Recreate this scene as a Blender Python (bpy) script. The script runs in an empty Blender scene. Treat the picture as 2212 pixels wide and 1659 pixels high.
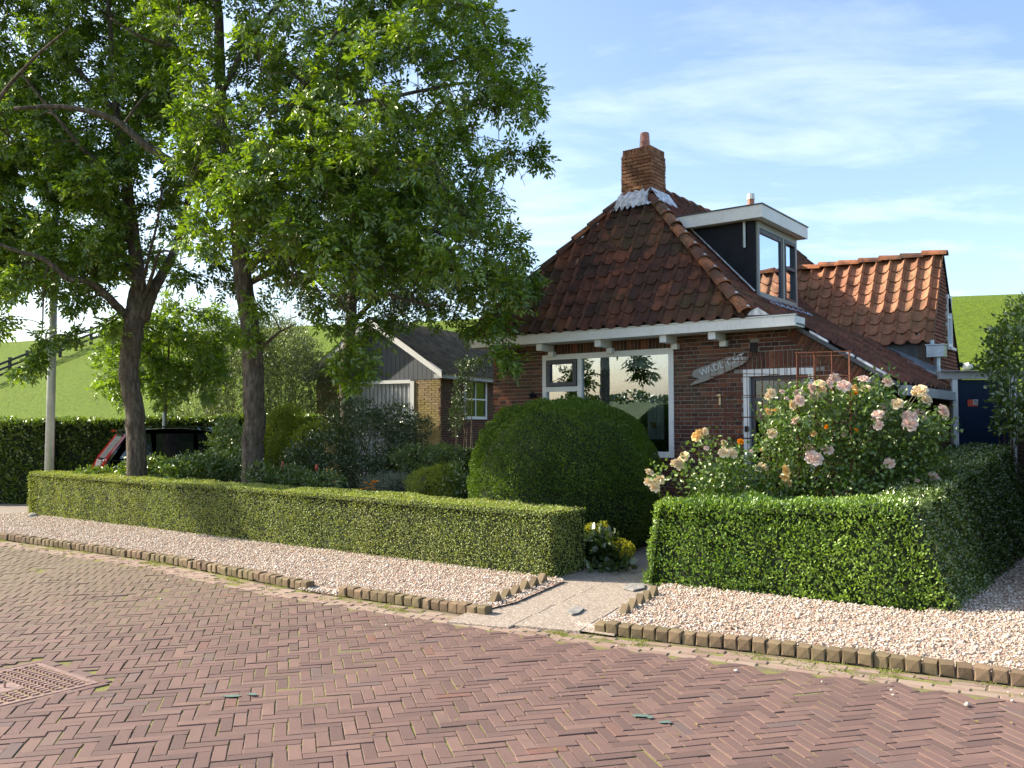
import bpy, math, random
import numpy as np
from mathutils import Vector, Matrix
random.seed(7); rng = np.random.default_rng(11)
SC = bpy.context.scene
COL = SC.collection
R = math.radians

# ------------------------------------------------------------------ camera
F = 1905.0; EZ = 1.65; PITCH = math.atan(92.5 / F)
cam_d = bpy.data.cameras.new('camera'); cam = bpy.data.objects.new('camera', cam_d); COL.objects.link(cam)
cam.location = (0, 0, EZ); cam.rotation_euler = (R(90) + PITCH, 0, 0)
cam_d.sensor_width = 36; cam_d.lens = F / 2212 * 36; cam_d.clip_end = 3000; cam_d.clip_start = 0.05
SC.camera = cam
# ------------------------------------------------------------------ light
SUN_AZ = math.atan2(-0.97, 0.243); SUN_EL = R(34)
sd = Vector((math.sin(SUN_AZ) * math.cos(SUN_EL), math.cos(SUN_AZ) * math.cos(SUN_EL), math.sin(SUN_EL)))
sdn = np.array(list(sd))
sl = bpy.data.lights.new('sun', 'SUN'); sun = bpy.data.objects.new('sun', sl); COL.objects.link(sun)
sl.energy = 5.0; sl.angle = R(0.5); sl.color = (1.0, 0.90, 0.74)
sun.rotation_euler = sd.to_track_quat('Z', 'Y').to_euler()
W = bpy.data.worlds.new('World'); SC.world = W; W.use_nodes = True
nt = W.node_tree; nt.nodes.clear()
def N(t, **k):
    n = nt.nodes.new(t)
    for a, b in k.items(): setattr(n, a, b)
    return n
out = N('ShaderNodeOutputWorld'); bg = N('ShaderNodeBackground'); bg.inputs[1].default_value = 0.15
sky = N('ShaderNodeTexSky'); sky.sky_type = 'NISHITA'; sky.sun_disc = False
sky.sun_elevation = SUN_EL; sky.sun_rotation = SUN_AZ; sky.air_density = 1.0; sky.dust_density = 1.8; sky.ozone_density = 1.6
tc = N('ShaderNodeTexCoord'); sep = N('ShaderNodeSeparateXYZ'); nt.links.new(tc.outputs['Generated'], sep.inputs[0])
mx = N('ShaderNodeMath', operation='MAXIMUM'); mx.inputs[1].default_value = 0.05; nt.links.new(sep.outputs[2], mx.inputs[0])
ad = N('ShaderNodeMath', operation='ADD'); ad.inputs[1].default_value = 0.12; nt.links.new(mx.outputs[0], ad.inputs[0])
dx = N('ShaderNodeMath', operation='DIVIDE'); dy = N('ShaderNodeMath', operation='DIVIDE')
nt.links.new(sep.outputs[0], dx.inputs[0]); nt.links.new(ad.outputs[0], dx.inputs[1])
nt.links.new(sep.outputs[1], dy.inputs[0]); nt.links.new(ad.outputs[0], dy.inputs[1])
cb = N('ShaderNodeCombineXYZ'); nt.links.new(dx.outputs[0], cb.inputs[0]); nt.links.new(dy.outputs[0], cb.inputs[1])
mp = N('ShaderNodeMapping'); mp.inputs['Rotation'].default_value = (0, 0, R(35)); mp.inputs['Scale'].default_value = (0.9, 1.9, 1); mp.inputs['Location'].default_value = (4.3, 2.4, 0)
nt.links.new(cb.outputs[0], mp.inputs[0])
n1 = N('ShaderNodeTexNoise'); n1.inputs['Scale'].default_value = 1.3; n1.inputs['Detail'].default_value = 7; n1.inputs['Roughness'].default_value = 0.60; n1.inputs['Distortion'].default_value = 0.35
nt.links.new(mp.outputs[0], n1.inputs['Vector'])
cr = N('ShaderNodeValToRGB'); cr.color_ramp.elements[0].position = 0.48; cr.color_ramp.elements[1].position = 0.86
cr.color_ramp.elements[0].color = (0, 0, 0, 1); cr.color_ramp.elements[1].color = (1, 1, 1, 1)
nt.links.new(n1.outputs[0], cr.inputs[0])
sc_ = N('ShaderNodeMath', operation='MULTIPLY'); sc_.inputs[1].default_value = 0.26; nt.links.new(cr.outputs[0], sc_.inputs[0])
mix = N('ShaderNodeMix', data_type='RGBA'); nt.links.new(sc_.outputs[0], mix.inputs[0])
nt.links.new(sky.outputs[0], mix.inputs[6]); mix.inputs[7].default_value = (9.4, 9.5, 9.7, 1)
nt.links.new(mix.outputs[2], bg.inputs[0]); nt.links.new(bg.outputs[0], out.inputs[0])
SC.view_settings.view_transform = 'Standard'; SC.view_settings.look = 'None'
SC.view_settings.exposure = 1.05; SC.view_settings.gamma = 1.0; SC.view_settings.use_curve_mapping = False
SC.render.engine = 'CYCLES'
try: SC.cycles.max_bounces = 6; SC.cycles.transparent_max_bounces = 12
except Exception: pass

# ------------------------------------------------------------------ geometry helpers
def arr(*a): return np.array(a, dtype=float)
def ray(u, v):
    x = (u - 1106) / F; y = (829.5 - v) / F
    return arr(x, math.cos(PITCH) - y * math.sin(PITCH), math.sin(PITCH) + y * math.cos(PITCH))
def atY(u, v, Y):
    d = ray(u, v); return arr(0, 0, EZ) + d * (Y / d[1])
def atZ(u, v, z=0.0):
    d = ray(u, v); return arr(0, 0, EZ) + d * ((z - EZ) / d[2])
def nrm(v): v = np.asarray(v, float); return v / max(1e-9, np.linalg.norm(v))
CAM = arr(0, 0, EZ)
A_ = arr(-0.79458228, 0.60715649, 0); B_ = arr(0.60715649, 0.79458228, 0); UP = arr(0, 0, 1)
C0 = arr(-0.33332889, 15.50584521, 0)
def H(s, t, z): return C0 - A_ * s + B_ * t + UP * z          # house frame: s right along the front, t back
AS = arr(-0.88310992, 0.46916614, 0); BS = arr(0.46916614, 0.88310992, 0); S0 = arr(-1.86111438, 23.2, 0)
def SH(s, t, z): return S0 - AS * s + BS * t + UP * z         # shed frame
RH = np.column_stack([-A_, B_, UP]); RS = np.column_stack([-AS, BS, UP])
def M4(Rm, loc):
    m = np.eye(4); m[:3, :3] = Rm; m[:3, 3] = loc; return m

def link_mesh(name, V, Fc, mat, parent=None, smooth=False):
    me = bpy.data.meshes.new(name)
    if isinstance(Fc, np.ndarray):
        n = Fc.shape[1]; nf = Fc.shape[0]
        me.vertices.add(len(V)); me.vertices.foreach_set('co', np.asarray(V, dtype=np.float32).ravel())
        me.loops.add(nf * n); me.loops.foreach_set('vertex_index', Fc.astype(np.int32).ravel())
        me.polygons.add(nf); me.polygons.foreach_set('loop_start', np.arange(0, nf * n, n, dtype=np.int32))
        try: me.polygons.foreach_set('loop_total', np.full(nf, n, dtype=np.int32))
        except Exception: pass
        me.update(calc_edges=True)
    else:
        me.from_pydata([tuple(p) for p in V], [], [tuple(int(i) for i in f) for f in Fc]); me.update()
    if smooth: me.polygons.foreach_set('use_smooth', [True] * len(me.polygons))
    if mat is not None: me.materials.append(mat)
    o = bpy.data.objects.new(name, me); COL.objects.link(o)
    if parent is not None:
        o.parent = parent
        w = wloc(parent); o.location = tuple(-w)
    return o
WL = {}
def wloc(o): return WL.get(o.name, arr(0, 0, 0))
def thing(name, label, cat, loc, group=None):
    o = bpy.data.objects.new(name, None); COL.objects.link(o); o.location = tuple(loc); o.empty_display_size = 0.2
    o['label'] = label; o['category'] = cat
    if group: o['group'] = group
    WL[o.name] = np.asarray(loc, float); return o
def tag(o, label=None, cat=None, group=None, kind=None):
    if label: o['label'] = label
    if cat: o['category'] = cat
    if group: o['group'] = group
    if kind: o['kind'] = kind
    return o

class MB:
    def __init__(s): s.V = []; s.F = []; s.n = 0
    def add(s, V, Fc):
        V = np.asarray(V, float); s.V.append(V); s.F += [tuple(i + s.n for i in f) for f in Fc]; s.n += len(V); return s
    def box(s, p0, p1, Rm=None, o=None):           # box from p0 to p1 in the frame Rm at o
        x0, y0, z0 = p0; x1, y1, z1 = p1
        V = arr([x0, y0, z0], [x1, y0, z0], [x1, y1, z0], [x0, y1, z0], [x0, y0, z1], [x1, y0, z1], [x1, y1, z1], [x0, y1, z1])
        if Rm is not None: V = V @ np.asarray(Rm).T
        if o is not None: V = V + np.asarray(o)
        return s.add(V, [(0, 3, 2, 1), (4, 5, 6, 7), (0, 1, 5, 4), (1, 2, 6, 5), (2, 3, 7, 6), (3, 0, 4, 7)])
    def hbox(s, s0, s1, t0, t1, z0, z1): return s.box((s0, t0, z0), (s1, t1, z1), RH, C0)
    def sbox(s, s0, s1, t0, t1, z0, z1): return s.box((s0, t0, z0), (s1, t1, z1), RS, S0)
    def hexa(s, P): return s.add(P, [(0, 3, 2, 1), (4, 5, 6, 7), (0, 1, 5, 4), (1, 2, 6, 5), (2, 3, 7, 6), (3, 0, 4, 7)])
    def prism(s, poly, off):                        # polygon (3d points) extruded by the vector off
        n = len(poly); P = [np.asarray(p, float) for p in poly]; Q = [p + np.asarray(off) for p in P]
        return s.add(P + Q, [tuple(range(n))[::-1], tuple(range(n, 2 * n))] + [(i, (i + 1) % n, n + (i + 1) % n, n + i) for i in range(n)])
    def tube(s, pts, rad, seg=6, cap=True):
        P = [np.asarray(p, float) for p in pts]; n = len(P)
        rad = [rad] * n if np.isscalar(rad) else list(rad)
        V = []; d0 = nrm(P[1] - P[0]); ref = arr(0, 0, 1) if abs(d0[2]) < 0.9 else arr(1, 0, 0)
        x = nrm(np.cross(d0, ref))
        for i in range(n):
            d = nrm(P[min(i + 1, n - 1)] - P[max(i - 1, 0)]); x = nrm(x - d * np.dot(x, d)); y = np.cross(d, x)
            for k in range(seg):
                a = 2 * math.pi * k / seg; V.append(P[i] + (x * math.cos(a) + y * math.sin(a)) * rad[i])
        Fc = [(i * seg + k, i * seg + (k + 1) % seg, (i + 1) * seg + (k + 1) % seg, (i + 1) * seg + k) for i in range(n - 1) for k in range(seg)]
        if cap: Fc += [tuple(range(seg))[::-1], tuple((n - 1) * seg + k for k in range(seg))]
        return s.add(V, Fc)
    def build(s, name, mat, parent=None, smooth=False):
        if not s.V: return None
        return link_mesh(name, np.vstack(s.V), s.F, mat, parent, smooth)

# ------------------------------------------------------------------ materials
MT = {}
class NB:
    def __init__(s, name):
        m = bpy.data.materials.new(name); m.use_nodes = True; s.m = m; s.t = m.node_tree; s.t.nodes.clear(); MT[name] = m
        s.out = s.t.nodes.new('ShaderNodeOutputMaterial')
    def n(s, t, **k):
        x = s.t.nodes.new('ShaderNode' + t)
        for a, b in k.items(): setattr(x, a, b)
        return x
    def l(s, a, b): s.t.links.new(a, b)
    def coord(s, obj=True):
        g = s.n('NewGeometry'); return g.outputs['Position']
    def noise(s, scale, detail=4, rough=0.55, vec=None, dist=0.0, stretch=None):
        x = s.n('TexNoise'); x.inputs['Scale'].default_value = scale; x.inputs['Detail'].default_value = detail; x.inputs['Roughness'].default_value = rough; x.inputs['Distortion'].default_value = dist
        v = vec if vec is not None else s.coord()
        if stretch is not None:
            m = s.n('Mapping'); m.inputs['Scale'].default_value = stretch; s.l(v, m.inputs[0]); v = m.outputs[0]
        s.l(v, x.inputs['Vector']); return x.outputs[0]
    def ramp(s, fac, stops):
        r = s.n('ValToRGB'); e = r.color_ramp.elements
        e[0].position = stops[0][0]; e[0].color = (*stops[0][1], 1); e[1].position = stops[-1][0]; e[1].color = (*stops[-1][1], 1)
        for p, c in stops[1:-1]:
            q = e.new(p); q.color = (*c, 1)
        s.l(fac, r.inputs[0]); return r.outputs[0]
    def val(s, v): x = s.n('Value'); x.outputs[0].default_value = v; return x.outputs[0]
    def math(s, op, a, b=None, clamp=False):
        x = s.n('Math', operation=op); x.use_clamp = clamp
        for i, q in enumerate((a, b)):
            if q is None: continue
            if isinstance(q, (int, float)): x.inputs[i].default_value = q
            else: s.l(q, x.inputs[i])
        return x.outputs[0]
    def mix(s, f, a, b, mode='MIX'):
        x = s.n('Mix', data_type='RGBA', blend_type=mode)
        for i, q in ((0, f), (6, a), (7, b)):
            if isinstance(q, (int, float)): x.inputs[i].default_value = q
            elif isinstance(q, tuple): x.inputs[i].default_value = (*q, 1)
            else: s.l(q, x.inputs[i])
        return x.outputs[2]
    def rnd(s):
        a = s.n('ObjectInfo').outputs['Random']; b = s.n('NewGeometry').outputs['Random Per Island']
        return s.math('FRACT', s.math('ADD', a, b))
    def bump(s, h, strength=0.3, dist=0.01):
        b = s.n('Bump'); b.inputs['Strength'].default_value = strength; b.inputs['Distance'].default_value = dist; s.l(h, b.inputs['Height']); return b.outputs[0]
    def pr(s, col, rough=0.7, bump=None, metal=0.0, spec=0.5, coat=0.0):
        p = s.n('BsdfPrincipled')
        for k, q in (('Base Color', col), ('Roughness', rough), ('Metallic', metal), ('Specular IOR Level', spec), ('Coat Weight', coat)):
            if isinstance(q, (int, float)): p.inputs[k].default_value = q
            elif isinstance(q, tuple): p.inputs[k].default_value = (*q, 1)
            else: s.l(q, p.inputs[k])
        if bump is not None: s.l(bump, p.inputs['Normal'])
        s.l(p.outputs[0], s.out.inputs[0]); s.p = p; return s.m

def m_paint(name, col, rough=0.45, wear=0.12, grime=0.6, stretch=(6, 6, 1.2)):
    b = NB(name); a = b.noise(2.2, 6, 0.65); g = b.noise(9, 5, 0.7, stretch=stretch)
    c = b.mix(b.ramp(a, [(0.35, (0, 0, 0)), (0.75, (wear, wear, wear))]), col, tuple(x * grime for x in col))
    c = b.mix(b.ramp(g, [(0.55, (0, 0, 0)), (0.8, (wear * 2, wear * 2, wear * 2))]), c, (0.16, 0.15, 0.10))
    r_ = b.ramp(a, [(0.3, (rough,) * 3), (0.8, (min(1, rough + .25),) * 3)])
    return b.pr(c, r_, b.bump(g, 0.12, 0.004))
def m_brick(name, stops, grime=(0.09, 0.075, 0.04), gs=(0.45, 0.62), algae=None, bump=0.5, rough=0.85, scale=38):
    b = NB(name); r_ = b.rnd(); c = b.ramp(r_, stops); f = b.noise(scale, 6, 0.65); g = b.noise(1.6, 5, 0.6)
    c = b.mix(0.55, c, b.mix(b.ramp(f, [(0.3, (0, 0, 0)), (0.7, (1, 1, 1))]), tuple(x * .55 for x in stops[0][1]), tuple(min(1, x * 1.5) for x in stops[-1][1])), 'MIX') if False else b.mix(b.ramp(f, [(0.35, (0.0,) * 3), (0.75, (0.45,) * 3)]), c, tuple(x * .45 for x in stops[1][1]))
    c = b.mix(b.ramp(g, [(gs[0], (0, 0, 0)), (gs[1], (0.5, 0.5, 0.5))]), c, grime)
    if algae: c = b.mix(b.math('MULTIPLY', b.ramp(b.noise(0.9, 5, 0.6), [(0.42, (0, 0, 0)), (0.62, (1, 1, 1))]), algae[0]), c, algae[1])
    return b.pr(c, rough, b.bump(f, bump, 0.006), spec=0.25)
def m_mortar(name, col):
    b = NB(name); f = b.noise(60, 5, 0.7); g = b.noise(1.4, 4, 0.6)
    c = b.mix(b.ramp(f, [(0.3, (0.35,) * 3), (0.7, (0, 0, 0))]), col, tuple(x * .5 for x in col)); c = b.mix(b.ramp(g, [(0.4, (0, 0, 0)), (0.7, (0.5,) * 3)]), c, tuple(x * .55 for x in col))
    return b.pr(c, 0.95, b.bump(f, 0.4, 0.006), spec=0.1)
def m_leaf(name, cols, trans=0.4, gloss=0.09, rough=0.38, tcol=None, yb=0.0):
    b = NB(name); r_ = b.rnd(); c = b.ramp(r_, [(i / max(1, len(cols) - 1), cc) for i, cc in enumerate(cols)])
    big = b.noise(0.9, 3, 0.6); c = b.mix(b.ramp(big, [(0.35, (0.0,) * 3), (0.7, (0.4,) * 3)]), c, tuple(x * 1.35 for x in cols[-1]))
    d = b.n('BsdfDiffuse'); b.l(c, d.inputs[0]); t = b.n('BsdfTranslucent')
    tc_ = b.mix(1.0, c, tcol or (1.5, 1.45, 0.35), 'MULTIPLY'); b.l(tc_, t.inputs[0])
    m1 = b.n('MixShader'); m1.inputs[0].default_value = trans; b.l(d.outputs[0], m1.inputs[1]); b.l(t.outputs[0], m1.inputs[2])
    g = b.n('BsdfGlossy'); g.inputs['Roughness'].default_value = rough; g.inputs[0].default_value = (0.9, 0.95, 0.8, 1)
    m2 = b.n('MixShader'); m2.inputs[0].default_value = gloss; b.l(m1.outputs[0], m2.inputs[1]); b.l(g.outputs[0], m2.inputs[2])
    b.l(m2.outputs[0], b.out.inputs[0]); return b.m
def m_simple(name, col, rough=0.6, metal=0.0, ns=20, amt=0.3, bump=0.1, spec=0.5, coat=0.0):
    b = NB(name); f = b.noise(ns, 5, 0.6); c = b.mix(b.ramp(f, [(0.3, (0, 0, 0)), (0.75, (1, 1, 1))]), tuple(x * (1 - amt) for x in col), tuple(min(1, x * (1 + amt)) for x in col))
    return b.pr(c, rough, b.bump(f, bump, 0.004), metal, spec, coat)

brick_m = m_brick('house_brick', [(0, (0.055, 0.026, 0.021)), (0.35, (0.115, 0.042, 0.030)), (0.7, (0.17, 0.060, 0.038)), (0.93, (0.26, 0.095, 0.050)), (1, (0.075, 0.04, 0.03))])
chim_m = m_brick('chimney_brick', [(0, (0.20, 0.08, 0.045)), (0.5, (0.30, 0.13, 0.07)), (1, (0.38, 0.19, 0.10))], grime=(0.14, 0.09, 0.05))
annex_m = m_brick('annex_brick', [(0, (0.16, 0.055, 0.035)), (0.5, (0.24, 0.08, 0.05)), (1, (0.30, 0.11, 0.07))])
shed_m = m_brick('shed_brick', [(0, (0.30, 0.21, 0.125)), (0.5, (0.37, 0.27, 0.155)), (1, (0.43, 0.33, 0.20))], grime=(0.30, 0.23, 0.07), gs=(0.42, 0.62), algae=(0.5, (0.30, 0.25, 0.05)))
sidebrick_m = m_brick('dark_brick', [(0, (0.07, 0.035, 0.028)), (0.5, (0.12, 0.05, 0.035)), (1, (0.16, 0.07, 0.045))])
mortar_m = m_mortar('mortar', (0.30, 0.285, 0.25)); mortar_shed = m_mortar('shed_mortar', (0.30, 0.26, 0.19)); mortar_ch = m_mortar('chimney_mortar', (0.24, 0.19, 0.14))
plaster_m = m_simple('grey_plaster', (0.11, 0.115, 0.115), 0.9, 0, 3, 0.45, 0.3)
white_m = m_paint('white_paint', (0.80, 0.80, 0.77), 0.45, 0.28)
whitefr_m = m_paint('white_frame_paint', (0.76, 0.77, 0.76), 0.4, 0.22)
grimywhite_m = m_paint('weathered_white_paint', (0.50, 0.50, 0.48), 0.6, 0.45, 0.45)
grayframe_m = m_paint('grey_green_frame_paint', (0.30, 0.32, 0.30), 0.45, 0.2)
anth_m = m_paint('anthracite_paint', (0.055, 0.062, 0.075), 0.4, 0.1)
board_m = m_paint('slate_blue_board_paint', (0.095, 0.105, 0.120), 0.6, 0.15)
black_m = m_simple('black_dormer_board', (0.012, 0.014, 0.019), 0.5, 0, 5, 0.3, 0.05, 0.15)
blue_m = m_simple('dark_blue_paint', (0.010, 0.024, 0.052), 0.5, 0, 4, 0.2, 0.05, 0.15)
lead_m = m_simple('lead_flashing', (0.62, 0.63, 0.65), 0.5, 0.25, 14, 0.5, 0.5)
zinc_m = m_simple('zinc', (0.34, 0.40, 0.46), 0.35, 0.6, 8, 0.2, 0.1)
steel_m = m_simple('galvanised_steel', (0.46, 0.50, 0.47), 0.42, 0.35, 6, 0.15, 0.1)
rust_m = m_simple('rusty_iron', (0.13, 0.045, 0.022), 0.85, 0.1, 60, 0.5, 0.4)
brass_m = m_simple('brass', (0.55, 0.44, 0.24), 0.45, 0.4, 20, 0.2, 0.1)
clay_m = m_simple('clay_pot', (0.38, 0.14, 0.08), 0.4, 0, 12, 0.35, 0.2)
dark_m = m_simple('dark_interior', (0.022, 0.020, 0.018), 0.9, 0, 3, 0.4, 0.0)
curtain_m = m_simple('white_curtain', (0.72, 0.72, 0.68), 0.8, 0, 3, 0.1, 0.0)
iron_m = m_simple('cast_iron_grate', (0.30, 0.20, 0.17), 0.6, 0.35, 40, 0.45, 0.4)
roundwood_m = m_simple('weathered_rail', (0.045, 0.042, 0.035), 0.85, 0, 10, 0.4, 0.3)
rubber_m = m_simple('black_rubber', (0.015, 0.015, 0.015), 0.6)
carpaint_m = m_simple('black_car_paint', (0.008, 0.009, 0.011), 0.12, 0.0, 2, 0.1, 0.0, 0.6, 1.0)
carred_m = m_simple('red_lamp_plastic', (0.55, 0.01, 0.015), 0.12, 0, 2, 0.1, 0.0, 0.6, 1.0)
chrome_m = m_simple('chrome', (0.7, 0.7, 0.7), 0.12, 1.0, 2, 0.05, 0.0)
letter_m = m_simple('pale_lettering', (0.62, 0.66, 0.68), 0.6, 0, 20, 0.1, 0.0)
orange_pl = m_simple('orange_red_sticker', (0.55, 0.08, 0.03), 0.4, 0, 8, 0.1, 0.0)
white_pl = m_simple('white_sticker', (0.7, 0.7, 0.7), 0.4, 0, 8, 0.1, 0.0)

b = NB('sign_wood'); g = b.noise(7, 7, 0.7, stretch=(1, 1, 9)); b.pr(b.ramp(g, [(0.3, (0.17, 0.16, 0.14)), (0.55, (0.30, 0.29, 0.26)), (0.75, (0.42, 0.41, 0.37))]), 0.85, b.bump(g, 0.4, 0.004)); signwood_m = MT['sign_wood']
# glass that reflects the world in front of it and lets the room behind show
def m_glass(name, refl, tint=(0.75, 0.8, 0.8)):
    b = NB(name); g = b.n('BsdfGlossy'); g.inputs['Roughness'].default_value = 0.0; g.inputs[0].default_value = (0.78, 0.88, 1.0, 1)
    wv = b.noise(1.3, 2, 0.5); b.l(b.bump(wv, 0.015, 0.05), g.inputs['Normal'])
    t = b.n('BsdfTransparent'); t.inputs[0].default_value = (*tint, 1); lw = b.n('LayerWeight'); lw.inputs[0].default_value = 0.35
    f = b.math('ADD', b.math('MULTIPLY', lw.outputs['Fresnel'], 0.6), refl, True)
    m = b.n('MixShader'); b.l(f, m.inputs[0]); b.l(t.outputs[0], m.inputs[1]); b.l(g.outputs[0], m.inputs[2]); b.l(m.outputs[0], b.out.inputs[0]); return b.m
glass_m = m_glass('window_glass', 0.24); glassb_m = m_glass('bright_window_glass', 0.7); glassd_m = m_glass('dark_window_glass', 0.06, (0.3, 0.32, 0.33)); glasscar_m = m_simple('car_glass', (0.01, 0.013, 0.015), 0.04, 0.0, 2, 0.1, 0.0, 1.0, 1.0)

# roof tiles
def m_tile(name, dark, mid, bright, moss, mossamt):
    b = NB(name); r_ = b.rnd(); f = b.noise(22, 6, 0.7); g = b.noise(5, 5, 0.65); h = b.noise(1.3, 4, 0.6)
    c = b.ramp(r_, [(0, dark), (0.5, mid), (1, bright)])
    c = b.mix(b.ramp(g, [(0.42, (0, 0, 0)), (0.62, (0.8,) * 3)]), c, tuple(x * .55 for x in dark))
    c = b.mix(b.math('MULTIPLY', b.ramp(b.math('MULTIPLY', f, h), [(0.24, (0, 0, 0)), (0.36, (1, 1, 1))]), mossamt), c, moss)
    return b.pr(c, b.ramp(f, [(0.3, (0.55,) * 3), (0.7, (0.9,) * 3)]), b.bump(f, 0.6, 0.008), spec=0.3)
tile_m = m_tile('old_roof_tile', (0.070, 0.036, 0.025), (0.14, 0.052, 0.030), (0.27, 0.090, 0.042), (0.115, 0.085, 0.028), 0.5)
tiler_m = m_tile('old_side_roof_tile', (0.10, 0.042, 0.028), (0.15, 0.055, 0.034), (0.20, 0.075, 0.042), (0.10, 0.085, 0.03), 0.4)
ridge_m = m_tile('ridge_tile_clay', (0.085, 0.040, 0.026), (0.16, 0.062, 0.034), (0.44, 0.155, 0.058), (0.09, 0.07, 0.04), 0.8)
tilea_m = m_tile('annex_roof_tile', (0.28, 0.120, 0.066), (0.36, 0.155, 0.085), (0.44, 0.20, 0.11), (0.17, 0.13, 0.06), 0.6)

# ground materials
b = NB('paving_brick'); r_ = b.rnd(); f = b.noise(70, 5, 0.65); g = b.noise(0.45, 4, 0.6); g2 = b.noise(6, 4, 0.6)
c = b.ramp(r_, [(0, (0.112, 0.070, 0.060)), (0.3, (0.146, 0.088, 0.075)), (0.75, (0.166, 0.100, 0.084)), (0.93, (0.192, 0.118, 0.095)), (0.97, (0.125, 0.090, 0.082)), (1, (0.180, 0.088, 0.066))])
c = b.mix(b.ramp(g2, [(0.45, (0, 0, 0)), (0.7, (0.45,) * 3)]), c, (0.105, 0.074, 0.066)); c = b.mix(b.ramp(f, [(0.45, (0, 0, 0)), (0.8, (0.35,) * 3)]), c, (0.22, 0.155, 0.13))
px = b.n('SeparateXYZ'); b.l(b.coord(), px.inputs[0]); py_ = b.math('MULTIPLY', px.outputs[1], 0.075); lm = b.math('ADD', b.math('SUBTRACT', py_, b.math('MULTIPLY', px.outputs[0], 0.05)), b.math('MULTIPLY', b.math('SUBTRACT', g2, 0.5), 1.1))
c = b.mix(b.ramp(lm, [(0.62, (0, 0, 0)), (1.0, (0.75,) * 3)]), c, (0.185, 0.145, 0.09))
paving_m = b.pr(c, 0.8, b.bump(f, 0.35, 0.004), spec=0.3)
b = NB('gutter_brick'); r_ = b.rnd(); f = b.noise(50, 5, 0.65); g2 = b.noise(5, 4, 0.6)
c = b.ramp(r_, [(0, (0.23, 0.155, 0.125)), (0.5, (0.28, 0.19, 0.15)), (1, (0.31, 0.235, 0.18))]); c = b.mix(b.ramp(g2, [(0.45, (0, 0, 0)), (0.7, (0.6,) * 3)]), c, (0.31, 0.26, 0.19))
gutter_m = b.pr(c, 0.85, b.bump(f, 0.35, 0.004), spec=0.2)
b = NB('joint_sand_moss'); f = b.noise(120, 5, 0.7); g = b.noise(3.2, 5, 0.65)
c = b.mix(b.ramp(f, [(0.35, (0, 0, 0)), (0.7, (1, 1, 1))]), (0.11, 0.085, 0.065), (0.27, 0.22, 0.15)); c = b.mix(b.ramp(b.math('MULTIPLY', g, b.math('ADD', f, 0.5)), [(0.40, (0, 0, 0)), (0.56, (.9, .9, .9))]), c, (0.21, 0.215, 0.06))
joint_m = b.pr(c, 0.95, b.bump(f, 0.6, 0.01), spec=0.1)
kerb_m = m_brick('kerb_brick_clay', [(0, (0.155, 0.105, 0.066)), (0.5, (0.205, 0.140, 0.088)), (1, (0.27, 0.185, 0.115))], grime=(0.15, 0.135, 0.065), gs=(0.38, 0.58))
b = NB('gravel_stone'); r_ = b.rnd(); c = b.ramp(r_, [(0, (0.31, 0.23, 0.165)), (0.3, (0.44, 0.355, 0.27)), (0.6, (0.57, 0.49, 0.40)), (0.85, (0.72, 0.67, 0.60)), (0.95, (0.50, 0.26, 0.16)), (1, (0.34, 0.28, 0.25))]); gravel_m = b.pr(c, 0.75, spec=0.3)
b = NB('gravel_bed'); v_ = b.n('TexVoronoi'); v_.inputs['Scale'].default_value = 75; b.l(b.coord(), v_.inputs['Vector']); hs = b.n('SeparateColor'); b.l(v_.outputs['Color'], hs.inputs[0])
c = b.ramp(hs.outputs[0], [(0, (0.34, 0.22, 0.16)), (0.5, (0.52, 0.38, 0.30)), (1, (0.66, 0.56, 0.48))]); gravelbed_m = b.pr(c, 0.9, b.bump(v_.outputs['Distance'], 0.9, 0.012), spec=0.2)
b = NB('exposed_aggregate'); v_ = b.n('TexVoronoi'); v_.inputs['Scale'].default_value = 95; b.l(b.coord(), v_.inputs['Vector']); hs = b.n('SeparateColor'); b.l(v_.outputs['Color'], hs.inputs[0])
c = b.ramp(hs.outputs[0], [(0, (0.17, 0.13, 0.10)), (0.35, (0.32, 0.26, 0.20)), (0.75, (0.46, 0.38, 0.30)), (1, (0.62, 0.57, 0.49))]); c = b.mix(b.ramp(v_.outputs['Distance'], [(0.35, (0, 0, 0)), (0.65, (0.7,) * 3)]), c, (0.22, 0.18, 0.15))
agg_m = b.pr(c, 0.85, b.bump(v_.outputs['Distance'], -0.8, 0.006), spec=0.25)
stone_m = m_simple('grey_stone', (0.26, 0.25, 0.23), 0.85, 0, 14, 0.4, 0.5)
b = NB('soil'); f = b.noise(18, 6, 0.7); soil_m = b.pr(b.ramp(f, [(0.3, (0.018, 0.014, 0.010)), (0.7, (0.06, 0.045, 0.03))]), 0.95, b.bump(f, 1.0, 0.04), spec=0.1)
b = NB('driveway'); bt = b.n('TexBrick'); bt.inputs['Scale'].default_value = 9; bt.inputs['Color1'].default_value = (0.24, 0.20, 0.165, 1); bt.inputs['Color2'].default_value = (0.30, 0.25, 0.21, 1); bt.inputs['Mortar'].default_value = (0.14, 0.12, 0.09, 1); b.l(b.coord(), bt.inputs['Vector']); drive_m = b.pr(bt.outputs[0], 0.9)
b = NB('meadow_grass'); f = b.noise(26, 6, 0.75); g = b.noise(0.35, 5, 0.6); h = b.noise(3.2, 5, 0.7, stretch=(1, 1, 2.5))
c = b.ramp(f, [(0.3, (0.12, 0.185, 0.014)), (0.55, (0.20, 0.285, 0.024)), (0.75, (0.29, 0.36, 0.05))]); c = b.mix(b.ramp(g, [(0.35, (0, 0, 0)), (0.7, (0.6,) * 3)]), c, (0.19, 0.29, 0.03)); c = b.mix(b.ramp(h, [(0.48, (0, 0, 0)), (0.68, (0.75,) * 3)]), c, (0.085, 0.15, 0.018))
hh = b.math('ADD', f, b.math('MULTIPLY', h, 2.0)); grass_m = b.pr(c, 0.85, b.bump(hh, 0.9, 0.25), spec=0.15)
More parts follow.
